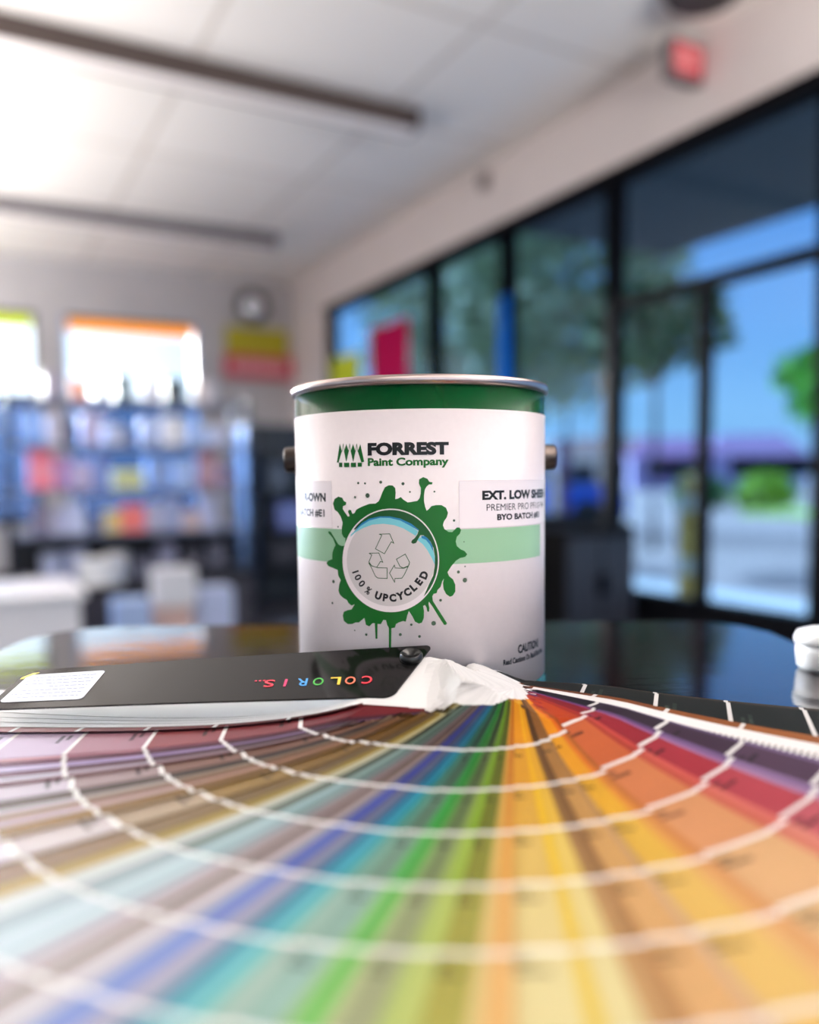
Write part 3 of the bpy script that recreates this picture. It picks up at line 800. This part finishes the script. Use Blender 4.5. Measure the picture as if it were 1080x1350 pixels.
# stickers
M['sticker_white'] = mat('sticker_white', (240,230,231), .30)
for x0, x1, z0, z1 in [(21.5,121,107.1,135), (-131,-59,107.2,135.6)]:
    sk = link('batch_sticker', wrap(flat(rounded(x0,x1,z0,z1,1.2,4)), .5), M['sticker_white'], label)
    bm = bmesh.new(); tt = .18
    for a in ((x0,x1,z0,z0+tt),(x0,x1,z1-tt,z1),(x0,x0+tt,z0,z1),(x1-tt,x1,z0,z1)):
        flat([(a[0],a[2]),(a[1],a[2]),(a[1],a[3]),(a[0],a[3])], bm)
    link('sticker_edge', wrap(bm, .8), mat('sticker_edge_line', (212,196,200), .5), sk)  # thin darker line drawn round the sticker border
    def tx(body, u0, u1, v0, v1, off):
        bm = bmesh.new(); fit_text(bm, body, u0, u1, v0, v1, 0, 0, off); link('sticker_text', wrap(bm, 1.2), ink['black'], sk)
    if x0 > 0:
        tx('EXT. LOW SHEEN', 36.4, 106, 123.4, 129.0, .055)
        tx('PREMIER PRO PFI10-944', 39.4, 103.5, 117.0, 121.0, 0.0)
        tx('BYO BATCH #E1', 47.0, 92.5, 110.8, 114.9, .045)
    else:
        tx('R-OWN', -90, -64.4, 122.9, 128.3, .05)
        tx('BATCH #E1', -100, -65.8, 113.3, 118.3, .035)
for nm, colr, layer, pts in PRINT_SHAPES:
    if nm == 'splash':
        emblem = link('splash_emblem', wrap(flat(pts), 1), ink['green'], label)
    else:
        link({'disc':'emblem_disc','crescent':'green_swirl','gray':'emblem_field','blue':'blue_swirl','teal':'light_swirl','blue2':'blue_swirl','teal2':'light_swirl'}[nm],
             wrap(flat(pts), 1+layer*.9), ink[colr], emblem)
bm = bmesh.new()
def ring_line(bm, pts, w, closed=True):
    n_ = len(pts)
    for i in range(n_ if closed else n_-1):
        a = Vector(pts[i]); b_ = Vector(pts[(i+1)%n_]); d = b_-a
        if d.length < 1e-6: continue
        d.normalize(); q = Vector((-d.y, d.x))*w/2; a = a-d*w/2; b_ = b_+d*w/2
        bm.faces.new([bm.verts.new((v.x,v.y,0)) for v in (a-q,b_-q,b_+q,a+q)])
for a in ARROWS: ring_line(bm, a, .42)
link('recycling_arrows', wrap(bm, 3.0), ink['deep'], emblem)
bm = bmesh.new()
cxm, czm = -18.82, 88.94
for ch, (x, y) in zip('100%UPCYCLED', [(-41.6,81.5),(-39.9,78.3),(-37.3,74.7),(-33.2,70.7),(-26.8,67.9),(-22.3,66.9),(-17.9,66.9),(-13.4,68.1),(-9.2,70.4),(-5.7,73.2),(-2.5,76.5),(.5,80.4)]):
    vs, fs = text_polys(ch, .03 if ch in '10%' else .06)
    ax, bx_ = min(v[0] for v in vs), max(v[0] for v in vs); ay, by_ = min(v[1] for v in vs), max(v[1] for v in vs)
    sc = 4.7/(by_-ay); wsc = sc*(1.0 if ch not in '%' else .8)
    rot = math.atan2(x-cxm, -(y-czm)); c_, s_ = math.cos(rot), math.sin(rot)
    nv = []
    for vx, vy in vs:
        lx, ly = (vx-(ax+bx_)/2)*wsc, (vy-(ay+by_)/2)*sc
        nv.append(bm.verts.new((x+lx*c_-ly*s_, y+lx*s_+ly*c_, 0)))
    for f in fs:
        try: bm.faces.new([nv[k] for k in f])
        except ValueError: pass
link('upcycled_lettering', wrap(bm, 3.2), ink['black'], emblem)
bm = bmesh.new()
for x, y, r in DOTS:
    r = max(r, .35); bm.faces.new([bm.verts.new((x+r*math.cos(2*PI*k/12), y+r*math.sin(2*PI*k/12), 0)) for k in range(12)])
link('paint_specks', wrap(bm, 1), ink['dot'], emblem)
def txt(nm, body, u0, u1, v0, v1, off, col):
    bm = bmesh.new(); fit_text(bm, body, u0, u1, v0, v1, 0, 0, off); return link(nm, wrap(bm, 1), ink[col], label)
wm = txt('brand_name', 'FORREST', -32.3, 15.6, 150.0, 157.5, .06, 'black')
txt('brand_line', 'Paint Company', -32.3, 15.5, 142.6, 148.7, .036, 'green')
bm = bmesh.new()
for p in TREES: flat(p, bm)
for p in TREE_LINES: ring_line(bm, p, .3, False)
link('tree_logo', wrap(bm, 1), ink['green'], label)
# small print low on the can climbs slightly round the wall
txt('caution_heading', 'CAUTION!', 64.8, 91, 28.0, 33.6, .035, 'black')
txt('caution_line', 'Read Cautions On Back/Side Panel', 51.7, 101, 22.6, 26.2, .03, 'black')
# handle lugs and wire bail
for sx in (-1, 1):
    bm = bmesh.new()
    lathe(bm, [(.0092,-.002),(.0092,.0005),(.0088,.001),(.0086,.0068),(.0078,.0082),(.0040,.0084),(.0036,.0062),(0,.0060)], 32, 0,0,0,'x')
    o = link('handle_lug', bm, M['dark_steel'], can, True)
    o.location = (sx*(RC+.0004), .004, .1500); o.rotation_euler = (0, 0, 0 if sx > 0 else PI)
bm = bmesh.new()
pts = []
for k in range(41):
    a = PI*k/40
    pts.append((.0885*math.cos(a)*1.0, .006+.0900*math.sin(a)*.99, .150-.046*math.sin(a)))
link('wire_bail', tube(bm, pts, .0016, 8), M['dark_steel'], can, True)

# ------------------------------------------------------------------ white cup at the table's far corner
t = thing('paper_cup', 'white lidded paper cup at the far corner of the glossy table by the glass doors', 'cup', (0,0,0), -YAW)
cx_, cy_ = .285, .575
t.location = (cx_*math.cos(YAW)+cy_*math.sin(YAW), -cx_*math.sin(YAW)+cy_*math.cos(YAW), TABLE_Z)
t.location = (.291*math.cos(YAW)+.566*math.sin(YAW), -.291*math.sin(YAW)+.566*math.cos(YAW), TABLE_Z)
t['label'] = 'small rounded white plastic tub on the far corner of the glossy table'; t['category'] = 'tub'; t.name = 'plastic_tub'
M['white_plastic'] = mat('white_plastic', (240,240,238), .35)
bm = bmesh.new(); lathe(bm, [(0,0),(.016,0),(.0185,.003),(.0195,.012),(.0195,.020)], 40); link('tub', bm, M['white_plastic'], t, True)
bm = bmesh.new(); lathe(bm, [(.0205,.0185),(.0208,.022),(.0190,.0265),(.012,.029),(0,.0298)], 40); link('lid', bm, M['white_plastic'], t, True)

# ------------------------------------------------------------------ shop furniture
M['shelf_white'] = mat('pale_shelf_steel', (110,118,140), .5)
SHZ = {1:.34, 2:.66, 3:.98, 4:1.30, 5:1.62}
u = thing('shelving_unit', 'open steel shelving unit packed with paint pots and cartons below the back windows', 'shelf', (.98,6.48,0))
x0, x1 = -.68, .98
link('base', BX(x0,x1,-.22,.22,0,.12), M['black_steel'], u)
for xx in (x0-.02, x1+.02):
    bm = bmesh.new(); box(bm, xx-.02, xx+.02, -.22,-.18,0,1.66); box(bm, xx-.02, xx+.02, .18,.22,0,1.66)
    for k in range(5): box(bm, xx-.015, xx+.015, -.18,.18, .15+k*.36, .18+k*.36)
    link('upright_frame', bm, M['black_steel'], u)
for k, z in SHZ.items():
    link('shelf', BX(x0,x1,-.22,.22,z-.025,z-.002), M['shelf_white'], u)
link('lower_back_panel', BX(x0,x1,.20,.22,.12,.64), M['black_steel'], u)
ORD = {5:'top', 4:'second', 3:'middle', 2:'fourth', 1:'bottom'}
def good(X, s, w, h, kind, rgb, nm):
    z = SHZ[s]; art = 'an' if nm[0] in 'aeiou' else 'a'
    m1 = mat('goods_'+nm.replace(' ', '_'), rgb, .45)
    name = {'drum':'paint_pot','box':'product_box','carton':'product_carton'}[kind]
    lb = '%s %s on the %s shelf of the open shelving unit' % (nm, {'drum':'round paint pot','box':'boxed product','carton':'flap-top carton'}[kind], ORD[s])
    w *= .88; t = thing(name, lb, {'drum':'pot','box':'box','carton':'carton'}[kind], (X, 6.38, z), 0, 'goods on the open shelving unit')
    if kind == 'drum':
        r = w/2; bm = bmesh.new(); lathe(bm, [(r*.93,0),(r*.97,h*.1),(r*.97,h*.86)], 24); link('pot', bm, m1, t)
        bm = bmesh.new(); lathe(bm, [(r*1.0,h*.84),(r*1.02,h*.88),(r*1.0,h*.95),(r*.9,h*.96),(r*.88,h*.93)], 24); link('lid', bm, m1, t)
    else:
        d = min(.14, w*.8)
        link('box' if kind == 'box' else 'carton', BX(-w/2,w/2,-d/2,d/2,0,h*(.96 if kind == 'carton' else 1), bevel=.004), m1, t)
        if kind == 'carton':
            bm = bmesh.new(); box(bm,-w/2+.004,-.002,-d/2+.004,d/2-.004,h*.965,h*.985); box(bm,.002,w/2-.004,-d/2+.004,d/2-.004,h*.965,h*.985)
            link('flap', bm, m1, t)
        link('paper_label', BX(-w*.34,w*.34,-d/2-.0022,-d/2-.0004,h*.25,h*.62), mat('goods_label', tuple(min(255,int(v*.75+60)) for v in rgb), .6), t)
for g_ in GOODS: good(*g_)
# dark merchandiser to the right of the open shelves
u = thing('dark_merchandiser', 'tall dark display cabinet standing between the open shelving and the paint can', 'cabinet', (2.72,6.75,0))
link('carcass', BX(-.62,.62,.0,.30,0,1.50, bevel=.01), mat('dark_teal_laminate', (30,40,50), .5), u)
for z in (.30,.62,.94,1.22): link('shelf', BX(-.60,.60,-.30,-.002,z-.02,z), M['black_steel'], u)
for xx in (-.61,.61): link('side_panel', BX(xx-.012,xx+.012,-.30,-.002,0,1.50), mat('matt_side_panel', (16,20,28), .95, spec=.1), u)
for x, z, w, h, rgb, nm in [(-.42,.94,.20,.24,(70,84,104),'slate grey'),(-.14,.94,.14,.26,(50,84,100),'deep teal'),(-.30,.62,.26,.22,(110,126,190),'periwinkle'),(.02,.62,.16,.27,(20,120,190),'bright azure'),(-.38,.30,.28,.24,(30,32,44),'midnight'),(-.02,.30,.16,.26,(60,84,140),'denim blue'),(.34,.94,.3,.24,(60,60,70),'dark ash'),(.36,.62,.2,.24,(40,60,90),'ink blue')]:
    t = thing('product_box', '%s box on a shelf of the tall dark display cabinet' % nm, 'box', (2.72+x, 6.58, z))
    link('box', BX(-w/2,w/2,-.08,.08,0,h, bevel=.005), mat('goods_'+nm.replace(' ','_'), rgb, .5), t)
    link('paper_label', BX(-w*.32,w*.32,-.083,-.0803,h*.3,h*.6), mat('goods_label', tuple(int(v*.8+30) for v in rgb), .6), t)
# low black bins in front
for X, Y, w, h, lb in [(.86,5.72,.62,.36,'wide low black bin in front of the open shelving unit'),(1.52,5.78,.50,.40,'black bin between the wide low bin and the dark display cabinet')]:
    t = thing('display_bin', lb, 'bin', (X, Y, 0))
    bm = bmesh.new(); box(bm,-w/2,w/2,-.2,-.18,0,h); box(bm,-w/2,w/2,.18,.2,0,h); box(bm,-w/2,-w/2+.02,-.18,.18,0,h); box(bm,w/2-.02,w/2,-.18,.18,0,h); box(bm,-w/2+.02,w/2-.02,-.18,.18,.02,.04)
    link('bin', bm, mat('bin_black', (40,40,52), .5), t)
    link('rim', BX(-w/2-.01,w/2+.01,-.215,-.2005,h-.04,h+.005), M['black_steel'], t)
# white pots standing on the floor and on bins
for X, Y, z, r, h, lb in [(.33,4.95,0.0,.085,.36,'tall white canister on the floor left of the black bins'),
                          (.72,5.05,.0,.13,.0,'')]:
    if h == 0: continue
    t = thing('canister', lb, 'canister', (X, Y, z))
    bm = bmesh.new(); lathe(bm, [(r,0),(r,h*.9)], 28); link('canister', bm, M['white_plastic'], t)
    bm = bmesh.new(); lathe(bm, [(r*1.04,h*.88),(r*1.04,h*.96),(r*.5,h)], 28); link('lid', bm, M['white_plastic'], t)
t = thing('paint_pail', 'large white paint pail on the rim of the wide low black bin', 'pail', (.78,5.72,.045))
bm = bmesh.new(); lathe(bm, [(.125,0),(.145,.46)], 32); link('pail', bm, M['white_plastic'], t)
bm = bmesh.new(); lathe(bm, [(.152,.455),(.155,.475),(.13,.48)], 32); link('lid', bm, M['white_plastic'], t)
# pale counter and cartons at the lower left
t = thing('low_counter', 'low pale counter with a white top at the lower left', 'counter', (-.10,4.35,0))
t['label'] = 'low pale counter with a white worktop in front of the shelves and bins'
link('carcass', BX(-.75,.55,-.32,.32,0,.50), mat('counter_white', (216,214,216), .5), t)
link('worktop', BX(-.78,.58,-.35,.35,.50,.53, bevel=.006), mat('worktop_white', (238,236,234), .35), t)
for X, Y, w, h, rgb, lb in [(.76,4.55,.18,.40,(150,170,205),'grey blue carton on the floor beside the low pale counter'),
                            (1.00,4.70,.20,.32,(190,160,150),'tan carton on the floor, second along from the low pale counter'),
                            (1.27,4.80,.20,.40,(176,186,214),'pale silver blue carton on the floor, third along from the low pale counter'),
                            (1.02,4.70,.22,.20,(205,205,208),'light grey carton stacked on top of the tan carton')]:
    z = 0.0 if 'stacked' not in lb else .335
    t = thing('carton', lb, 'carton', (X, Y, z))
    link('carton', BX(-w/2,w/2,-.1,.1,0,h, bevel=.004), mat('carton_board', rgb, .7), t)
    bm = bmesh.new(); box(bm,-w/2+.003,-.002,-.097,.097,h+.001,h+.006); box(bm,.002,w/2-.003,-.097,.097,h+.001,h+.006); link('flap', bm, mat('carton_flap', rgb, .7), t)
# black cabinets along the window
for X, Y, w, d, h, lb in [(2.92,4.32,.95,.9,.80,'big black cabinet against the windows directly behind the paint can'),(3.14,3.65,.50,.24,.74,'smaller black cabinet at the door side of the big black one')]:
    t = thing('black_cabinet', lb, 'cabinet', (X, Y, 0))
    link('carcass', BX(-w/2,w/2,-d/2,d/2,.06,h-.02), M['black'], t)
    link('worktop', BX(-w/2-.01,w/2+.01,-d/2-.02,d/2+.01,h-.02,h, bevel=.004), M['black'], t)
    link('plinth', BX(-w/2+.03,w/2-.03,-d/2+.03,d/2-.03,0,.06), M['black'], t)
    for k in (0,1):
        dm = link('cabinet_door', BX(-w/2+.01+k*w/2,-.01+k*w/2,-d/2-.018,-d/2-.0005,.08,h-.05), mat('cabinet_front', (34,36,44), .45), t)
        link('handle', BX(-.03+k*.04,-.015+k*.04,-d/2-.04,-d/2-.0185,h*.5,h*.5+.12), M['bronze'], dm)
# black upright added as a stand-in for the window post
t = thing('post_stand_in', 'slim black upright on the smaller cabinet, standing in for the thick window post', 'stand', (3.30,4.52,.0))
t.location = (3.27,3.62,.741)
link('post', BX(-.025,.025,-.025,.025,.02,.80), M['black'], t); link('header', BX(-.04,.04,-.04,.04,.80,.88), M['black'], t); link('base', BX(-.10,.10,-.10,.10,0,.02), M['black'], t)
# posters on the window glass
for y0, y1, z0, z1, rgb, rgb2, lb in [(7.45,8.15,1.55,2.30,(225,215,90),(150,200,190),'yellow and green poster on the window glass nearest the back corner'),
                                      (6.45,7.20,1.45,2.45,(215,50,110),(235,190,120),'pink and cream poster on the window glass beside the yellow one')]:
    t = thing('window_poster', lb, 'poster', (XR-.012, (y0+y1)/2, z0))
    hw = (y1-y0)/2; hh = z1-z0
    link('sheet', BX(0,.003,-hw,hw,0,hh), cloth('poster_paper', rgb), t)
    link('printed_panel', BX(-.002,-.0005,-hw*.8,hw*.8,hh*.06,hh*.42), cloth('poster_print', rgb2), t)
t = thing('window_decal', 'narrow bright blue upright banner hanging in front of a window post', 'banner', (XR-.03, 4.97, CAM_Z+.05))
link('fabric', BX(0,.004,-.07,.07,0,1.25), cloth('banner_blue', (30,120,215)), t); bm = bmesh.new(); lathe(bm, [(.008,-.08),(.008,.08)], 10, .002,0,1.26,'y'); link('rod', bm, M['bronze'], t)
t.name = 'hanging_banner'

# ------------------------------------------------------------------ outdoors
struct('ground', BX(-60,160,-60,160,-.16,-.101), M['asphalt'])
struct('pavement', BX(XR+.2,XR+2.6,-8,16,-.10,-.02), M['concrete'])
M['soffit_out'] = mat('canopy_soffit', (40,52,58), .7)
struct('canopy', BX(XR+TH,XR+1.8,1.2,5.2,ZH+.05,ZH+.25), M['soffit_out'])
def leafy(name, label, cat, X, Y, cz, rx, rz, n, rgb, trunk=True, size=.22, group=None, seed=0, kindw='foliage'):
    rnd = random.Random(seed); t = thing(name, label, cat, (X, Y, -.10), 0, group)
    bm = bmesh.new()
    for _ in range(n):
        while True:
            p = Vector((rnd.uniform(-1,1), rnd.uniform(-1,1), rnd.uniform(-1,1)))
            if .35 < p.length < 1: break
        p = Vector((p.x*rx, p.y*rx, cz+.10+p.z*rz + rnd.uniform(-.1,.1)*rz))
        if p.z < .05: continue
        q = Matrix.Rotation(rnd.uniform(0,6.28), 3, Vector((rnd.uniform(-1,1),rnd.uniform(-1,1),rnd.uniform(-1,1))).normalized())
        s = size*rnd.uniform(.6,1.2)
        bm.faces.new([bm.verts.new(p+q@Vector(c)) for c in ((-s,0,0),(0,-s*.4,.02),(s,0,0),(0,s*.4,.02))])
    link(kindw, bm, mat('leaf_green', rgb, .7, noise=.25, scale=2), t)
    if trunk:
        link('trunk', tube(bmesh.new(), [(0,0,0),(.05,.02,cz*.5),(0,0,cz)], [.06,.05,.03], 10), mat('bark', (80,66,56), .9), t)
        bm = bmesh.new()
        for k in range(5):
            a = k*1.3; tube(bm, [(0,0,cz*.75),(math.cos(a)*rx*.4,math.sin(a)*rx*.4,cz),(math.cos(a)*rx*.7,math.sin(a)*rx*.7,cz+rz*.4)], [.03,.02,.01], 6)
        link('branches', bm, mat('bark', (80,66,56), .9), t)
    return t
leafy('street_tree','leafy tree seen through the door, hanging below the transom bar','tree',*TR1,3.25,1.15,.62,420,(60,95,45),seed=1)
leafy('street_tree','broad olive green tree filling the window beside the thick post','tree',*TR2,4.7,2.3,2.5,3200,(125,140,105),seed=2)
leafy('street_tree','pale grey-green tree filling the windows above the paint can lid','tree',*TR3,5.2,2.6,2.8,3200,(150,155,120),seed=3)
leafy('street_tree','bright green tree at the very edge beyond the second door','tree',*PALM,2.2,.7,.6,300,(110,190,50),seed=4)
for i, (X, Y, lb) in enumerate([(HEDGE[0],HEDGE[1],'rounded yellow-green bush beyond the street, seen through the second door'),(HEDGE2[0]+1.2,HEDGE2[1]+2.2,'darker green bush beside the door edge, beyond the street'),(HEDGE[0]+3.0,HEDGE[1]-2.2,'bright lime bush at the far end of the grass verge')]):
    leafy('bush', lb, 'bush', X, Y, .45, 1.0, .65, 700, [(150,185,40),(90,140,60),(175,205,60)][i], trunk=False, size=.18, seed=10+i)
    
bm = bmesh.new(); box(bm, HEDGE[0]-3, HEDGE[0]+14, HEDGE[1]-5, HEDGE[1]-1.5, -.10, .02)
vg = struct('grass_verge', bm, mat('verge_grass', (150,180,60), .9, noise=.2, scale=3))
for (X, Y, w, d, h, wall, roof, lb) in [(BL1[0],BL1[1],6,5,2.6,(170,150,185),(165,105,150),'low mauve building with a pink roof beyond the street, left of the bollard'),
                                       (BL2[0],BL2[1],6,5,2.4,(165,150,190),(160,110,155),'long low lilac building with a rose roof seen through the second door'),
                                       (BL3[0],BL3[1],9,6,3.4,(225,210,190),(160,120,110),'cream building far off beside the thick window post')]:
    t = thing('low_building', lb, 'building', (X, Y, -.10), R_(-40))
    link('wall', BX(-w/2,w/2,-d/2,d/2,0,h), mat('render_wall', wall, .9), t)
    bm = bmesh.new(); a = [bm.verts.new(c) for c in ((-w/2-.4,-d/2-.4,h),(w/2+.4,-d/2-.4,h),(w/2+.4,d/2+.4,h),(-w/2-.4,d/2+.4,h),(-w/2+1,0,h+1.6),(w/2-1,0,h+1.6))]
    for f in ((0,1,5,4),(2,3,4,5),(1,2,5),(3,0,4),(3,2,1,0)): bm.faces.new([a[k] for k in f])
    link('roof', bm, mat('roof_tile', roof, .8), t)
    for k in range(4): link('window', BX(-w/2+1.2+k*w/4,-w/2+3+k*w/4,-d/2-.05,-d/2-.01,1.0,2.3), M['bronze'], t)
# bollard, car, red post
t = thing('bollard', 'yellow and cream bollard outside between the two glass doors', 'bollard', (*BOLL, -.02))
bm = bmesh.new(); lathe(bm, [(.075,0),(.075,.98),(.065,1.03),(.03,1.055),(0,1.06)], 28); link('post', bm, mat('bollard_yellow', (245,190,90), .5), t, True)
bm = bmesh.new(); 
for z in (.35,.80): lathe(bm, [(.0765,z),(.0765,z+.12)], 28)
link('reflective_band', bm, mat('bollard_cream', (245,225,195), .5), t)
t = thing('parked_car', 'bright blue car parked outside, seen beside the paint can handle lug', 'car', (*CARP, -.10), R_(-35))
bm = bmesh.new()
body = [(-2.1,.35),(-2.1,.75),(-1.9,.92),(-1.0,1.0),(1.9,.95),(2.1,.75),(2.1,.35)]
def side_prism(bm, pts, y0, y1):
    a = [bm.verts.new((x,y0,z)) for x,z in pts]; b_ = [bm.verts.new((x,y1,z)) for x,z in pts]
    bm.faces.new(a); bm.faces.new(list(reversed(b_)))
    for i in range(len(pts)):
        j = (i+1)%len(pts); bm.faces.new((a[j],a[i],b_[i],b_[j]))
    bmesh.ops.recalc_face_normals(bm, faces=bm.faces[:]); return bm
link('body', side_prism(bm, body, -.85, .85), mat('car_blue', (20,90,210), .25, coat=.8), t)
link('cabin', side_prism(bmesh.new(), [(-1.2,1.0),(-.7,1.42),(.9,1.45),(1.6,.98)], -.75, .75), mat('car_window', (40,46,60), .1), t)
for xx in (-1.3,1.3):
    for yy in (-.86,.70):
        bm = bmesh.new(); lathe(bm, [(.18,-.005),(.32,0),(.34,.03),(.34,.14),(.32,.16)], 24, 0,0,0,'y'); o = link('wheel', bm, mat('tyre', (20,20,22), .7), t); o.location = (xx, yy, .345)
for yy in (-.6,.6): link('tail_light', BX(-2.13,-2.101,yy-.15,yy+.15,.62,.78), mat('tail_red', (170,20,30), .3), t)
t = thing('sign_post', 'dark red post standing outside between the blue car and the window', 'post', (*POST, -.02))
link('post', BX(-.06,.06,-.06,.06,0,1.10), mat('post_red', (92,30,44), .6), t); link('cap', BX(-.09,.09,-.09,.09,1.10,1.45), mat('post_sign', (100,60,90), .6), t)

# ------------------------------------------------------------------ light: sky, sun, bright lobes added to the sky for can rim and fill
w = bpy.data.worlds.new('sky'); bpy.context.scene.world = w; w.use_nodes = True
nt = w.node_tree; nt.nodes.clear()
out = nt.nodes.new('ShaderNodeOutputWorld'); bg = nt.nodes.new('ShaderNodeBackground')
tc = nt.nodes.new('ShaderNodeTexCoord'); sep = nt.nodes.new('ShaderNodeSeparateXYZ')
nt.links.new(tc.outputs['Generated'], sep.inputs[0])
ramp = nt.nodes.new('ShaderNodeValToRGB'); cr = ramp.color_ramp
cr.elements[0].position = 0; cr.elements[0].color = (1.05,1.2,1.3,1)
cr.elements[1].position = 1; cr.elements[1].color = (.14,.36,.85,1)
e = cr.elements.new(.07); e.color = (.84,1.12,1.30,1)
e = cr.elements.new(.17); e.color = (.58,.90,1.26,1)
e = cr.elements.new(.40); e.color = (.18,.46,1.0,1)
nt.links.new(sep.outputs['Z'], ramp.inputs['Fac'])
def glow(direction, power, strength, colour):
    dt = nt.nodes.new('ShaderNodeVectorMath'); dt.operation = 'DOT_PRODUCT'
    dt.inputs[1].default_value = Vector(direction).normalized()
    nt.links.new(tc.outputs['Generated'], dt.inputs[0])
    mx = nt.nodes.new('ShaderNodeMath'); mx.operation = 'MAXIMUM'; mx.inputs[1].default_value = 0
    nt.links.new(dt.outputs['Value'], mx.inputs[0])
    pw = nt.nodes.new('ShaderNodeMath'); pw.operation = 'POWER'; pw.inputs[1].default_value = power
    nt.links.new(mx.outputs[0], pw.inputs[0])
    ml = nt.nodes.new('ShaderNodeVectorMath'); ml.operation = 'SCALE'; ml.inputs[0].default_value = colour
    ms = nt.nodes.new('ShaderNodeMath'); ms.operation = 'MULTIPLY'; ms.inputs[1].default_value = strength
    nt.links.new(pw.outputs[0], ms.inputs[0]); nt.links.new(ms.outputs[0], ml.inputs['Scale'])
    return ml.outputs['Vector']
a1 = nt.nodes.new('ShaderNodeVectorMath'); a2 = nt.nodes.new('ShaderNodeVectorMath')
nt.links.new(ramp.outputs['Color'], a1.inputs[0]); nt.links.new(glow((-.36,.93,.12), 13, 5.5, (1,1,1)), a1.inputs[1])
a0 = nt.nodes.new('ShaderNodeVectorMath'); nt.links.new(a1.outputs[0], a0.inputs[0]); nt.links.new(glow((-.25,.97,.14), 220, 900, (1,.98,.95)), a0.inputs[1])  # narrow lobe added to put a bright rim on the can
nt.links.new(a0.outputs[0], a2.inputs[0]); nt.links.new(glow((.1,-1,.35), 2, REAR, (1.0,.93,.90)), a2.inputs[1])  # lobe added behind the camera to fill can front and shop
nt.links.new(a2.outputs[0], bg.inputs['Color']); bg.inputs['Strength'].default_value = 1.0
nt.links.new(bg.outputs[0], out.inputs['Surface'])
sd = bpy.data.lights.new('sun', 'SUN'); sd.energy = 8; sd.angle = R_(1); sd.color = (1,.95,.9)
so = bpy.data.objects.new('sun', sd); C.objects.link(so); so.rotation_euler = Vector((-.85,-.5,-1)).to_track_quat('-Z','Y').to_euler()
def portal(name, loc, rot, sx, sy):
    d = bpy.data.lights.new(name, 'AREA'); d.shape = 'RECTANGLE'; d.size = sx; d.size_y = sy; d.cycles.is_portal = True
    o = bpy.data.objects.new(name, d); C.objects.link(o); o.location = loc; o.rotation_euler = rot
hz = (ZH+ZS)/2; hh = ZH-ZS
portal('daylight_portal_front', ((XL+XR)/2, YF-.2, hz), (R_(90),0,0), XR-XL, hh)
portal('daylight_portal_right', (XR+.25, 2.2, hz), (R_(90),0,R_(90)), 12.6, hh)
portal('daylight_portal_left', (XL-.25, 3.05, hz), (R_(90),0,R_(-90)), 11.2, hh)
portal('daylight_portal_back', (-.1, YB+.25, (BZ0+BZ1)/2), (R_(90),0,R_(180)), 5.1, BZ1-BZ0)

# ------------------------------------------------------------------ camera
cd = bpy.data.cameras.new('camera'); cam = bpy.data.objects.new('camera', cd); C.objects.link(cam)
cd.sensor_fit = 'HORIZONTAL'; cd.sensor_width = 36; cd.lens = 36*1080/1080
cd.shift_y = (714.1-675)/1080
cd.clip_start = .01; cd.clip_end = 400
cam.location = (0, 0, CAM_Z)
pitch, roll = .0779, .0103
Mr = Matrix.Rotation(-YAW, 4, 'Z') @ Matrix.Rotation(PI/2-pitch, 4, 'X') @ Matrix.Rotation(-roll, 4, 'Z')
cam.rotation_euler = Mr.to_euler()
cd.dof.use_dof = True; cd.dof.focus_distance = .468; cd.dof.aperture_fstop = FSTOP; cd.dof.aperture_blades = 0
sc = bpy.context.scene
sc.camera = cam
sc.view_settings.view_transform = 'Standard'; sc.view_settings.look = 'None'
sc.view_settings.exposure = 0.0; sc.view_settings.gamma = 1.0; sc.view_settings.use_curve_mapping = False
sc.cycles.use_denoising = True
sc.cycles.max_bounces = 8; sc.cycles.diffuse_bounces = 5; sc.cycles.transparent_max_bounces = 12; sc.cycles.glossy_bounces = 4
sc.cycles.sample_clamp_indirect = 8
sc.cycles.caustics_reflective = False; sc.cycles.caustics_refractive = False
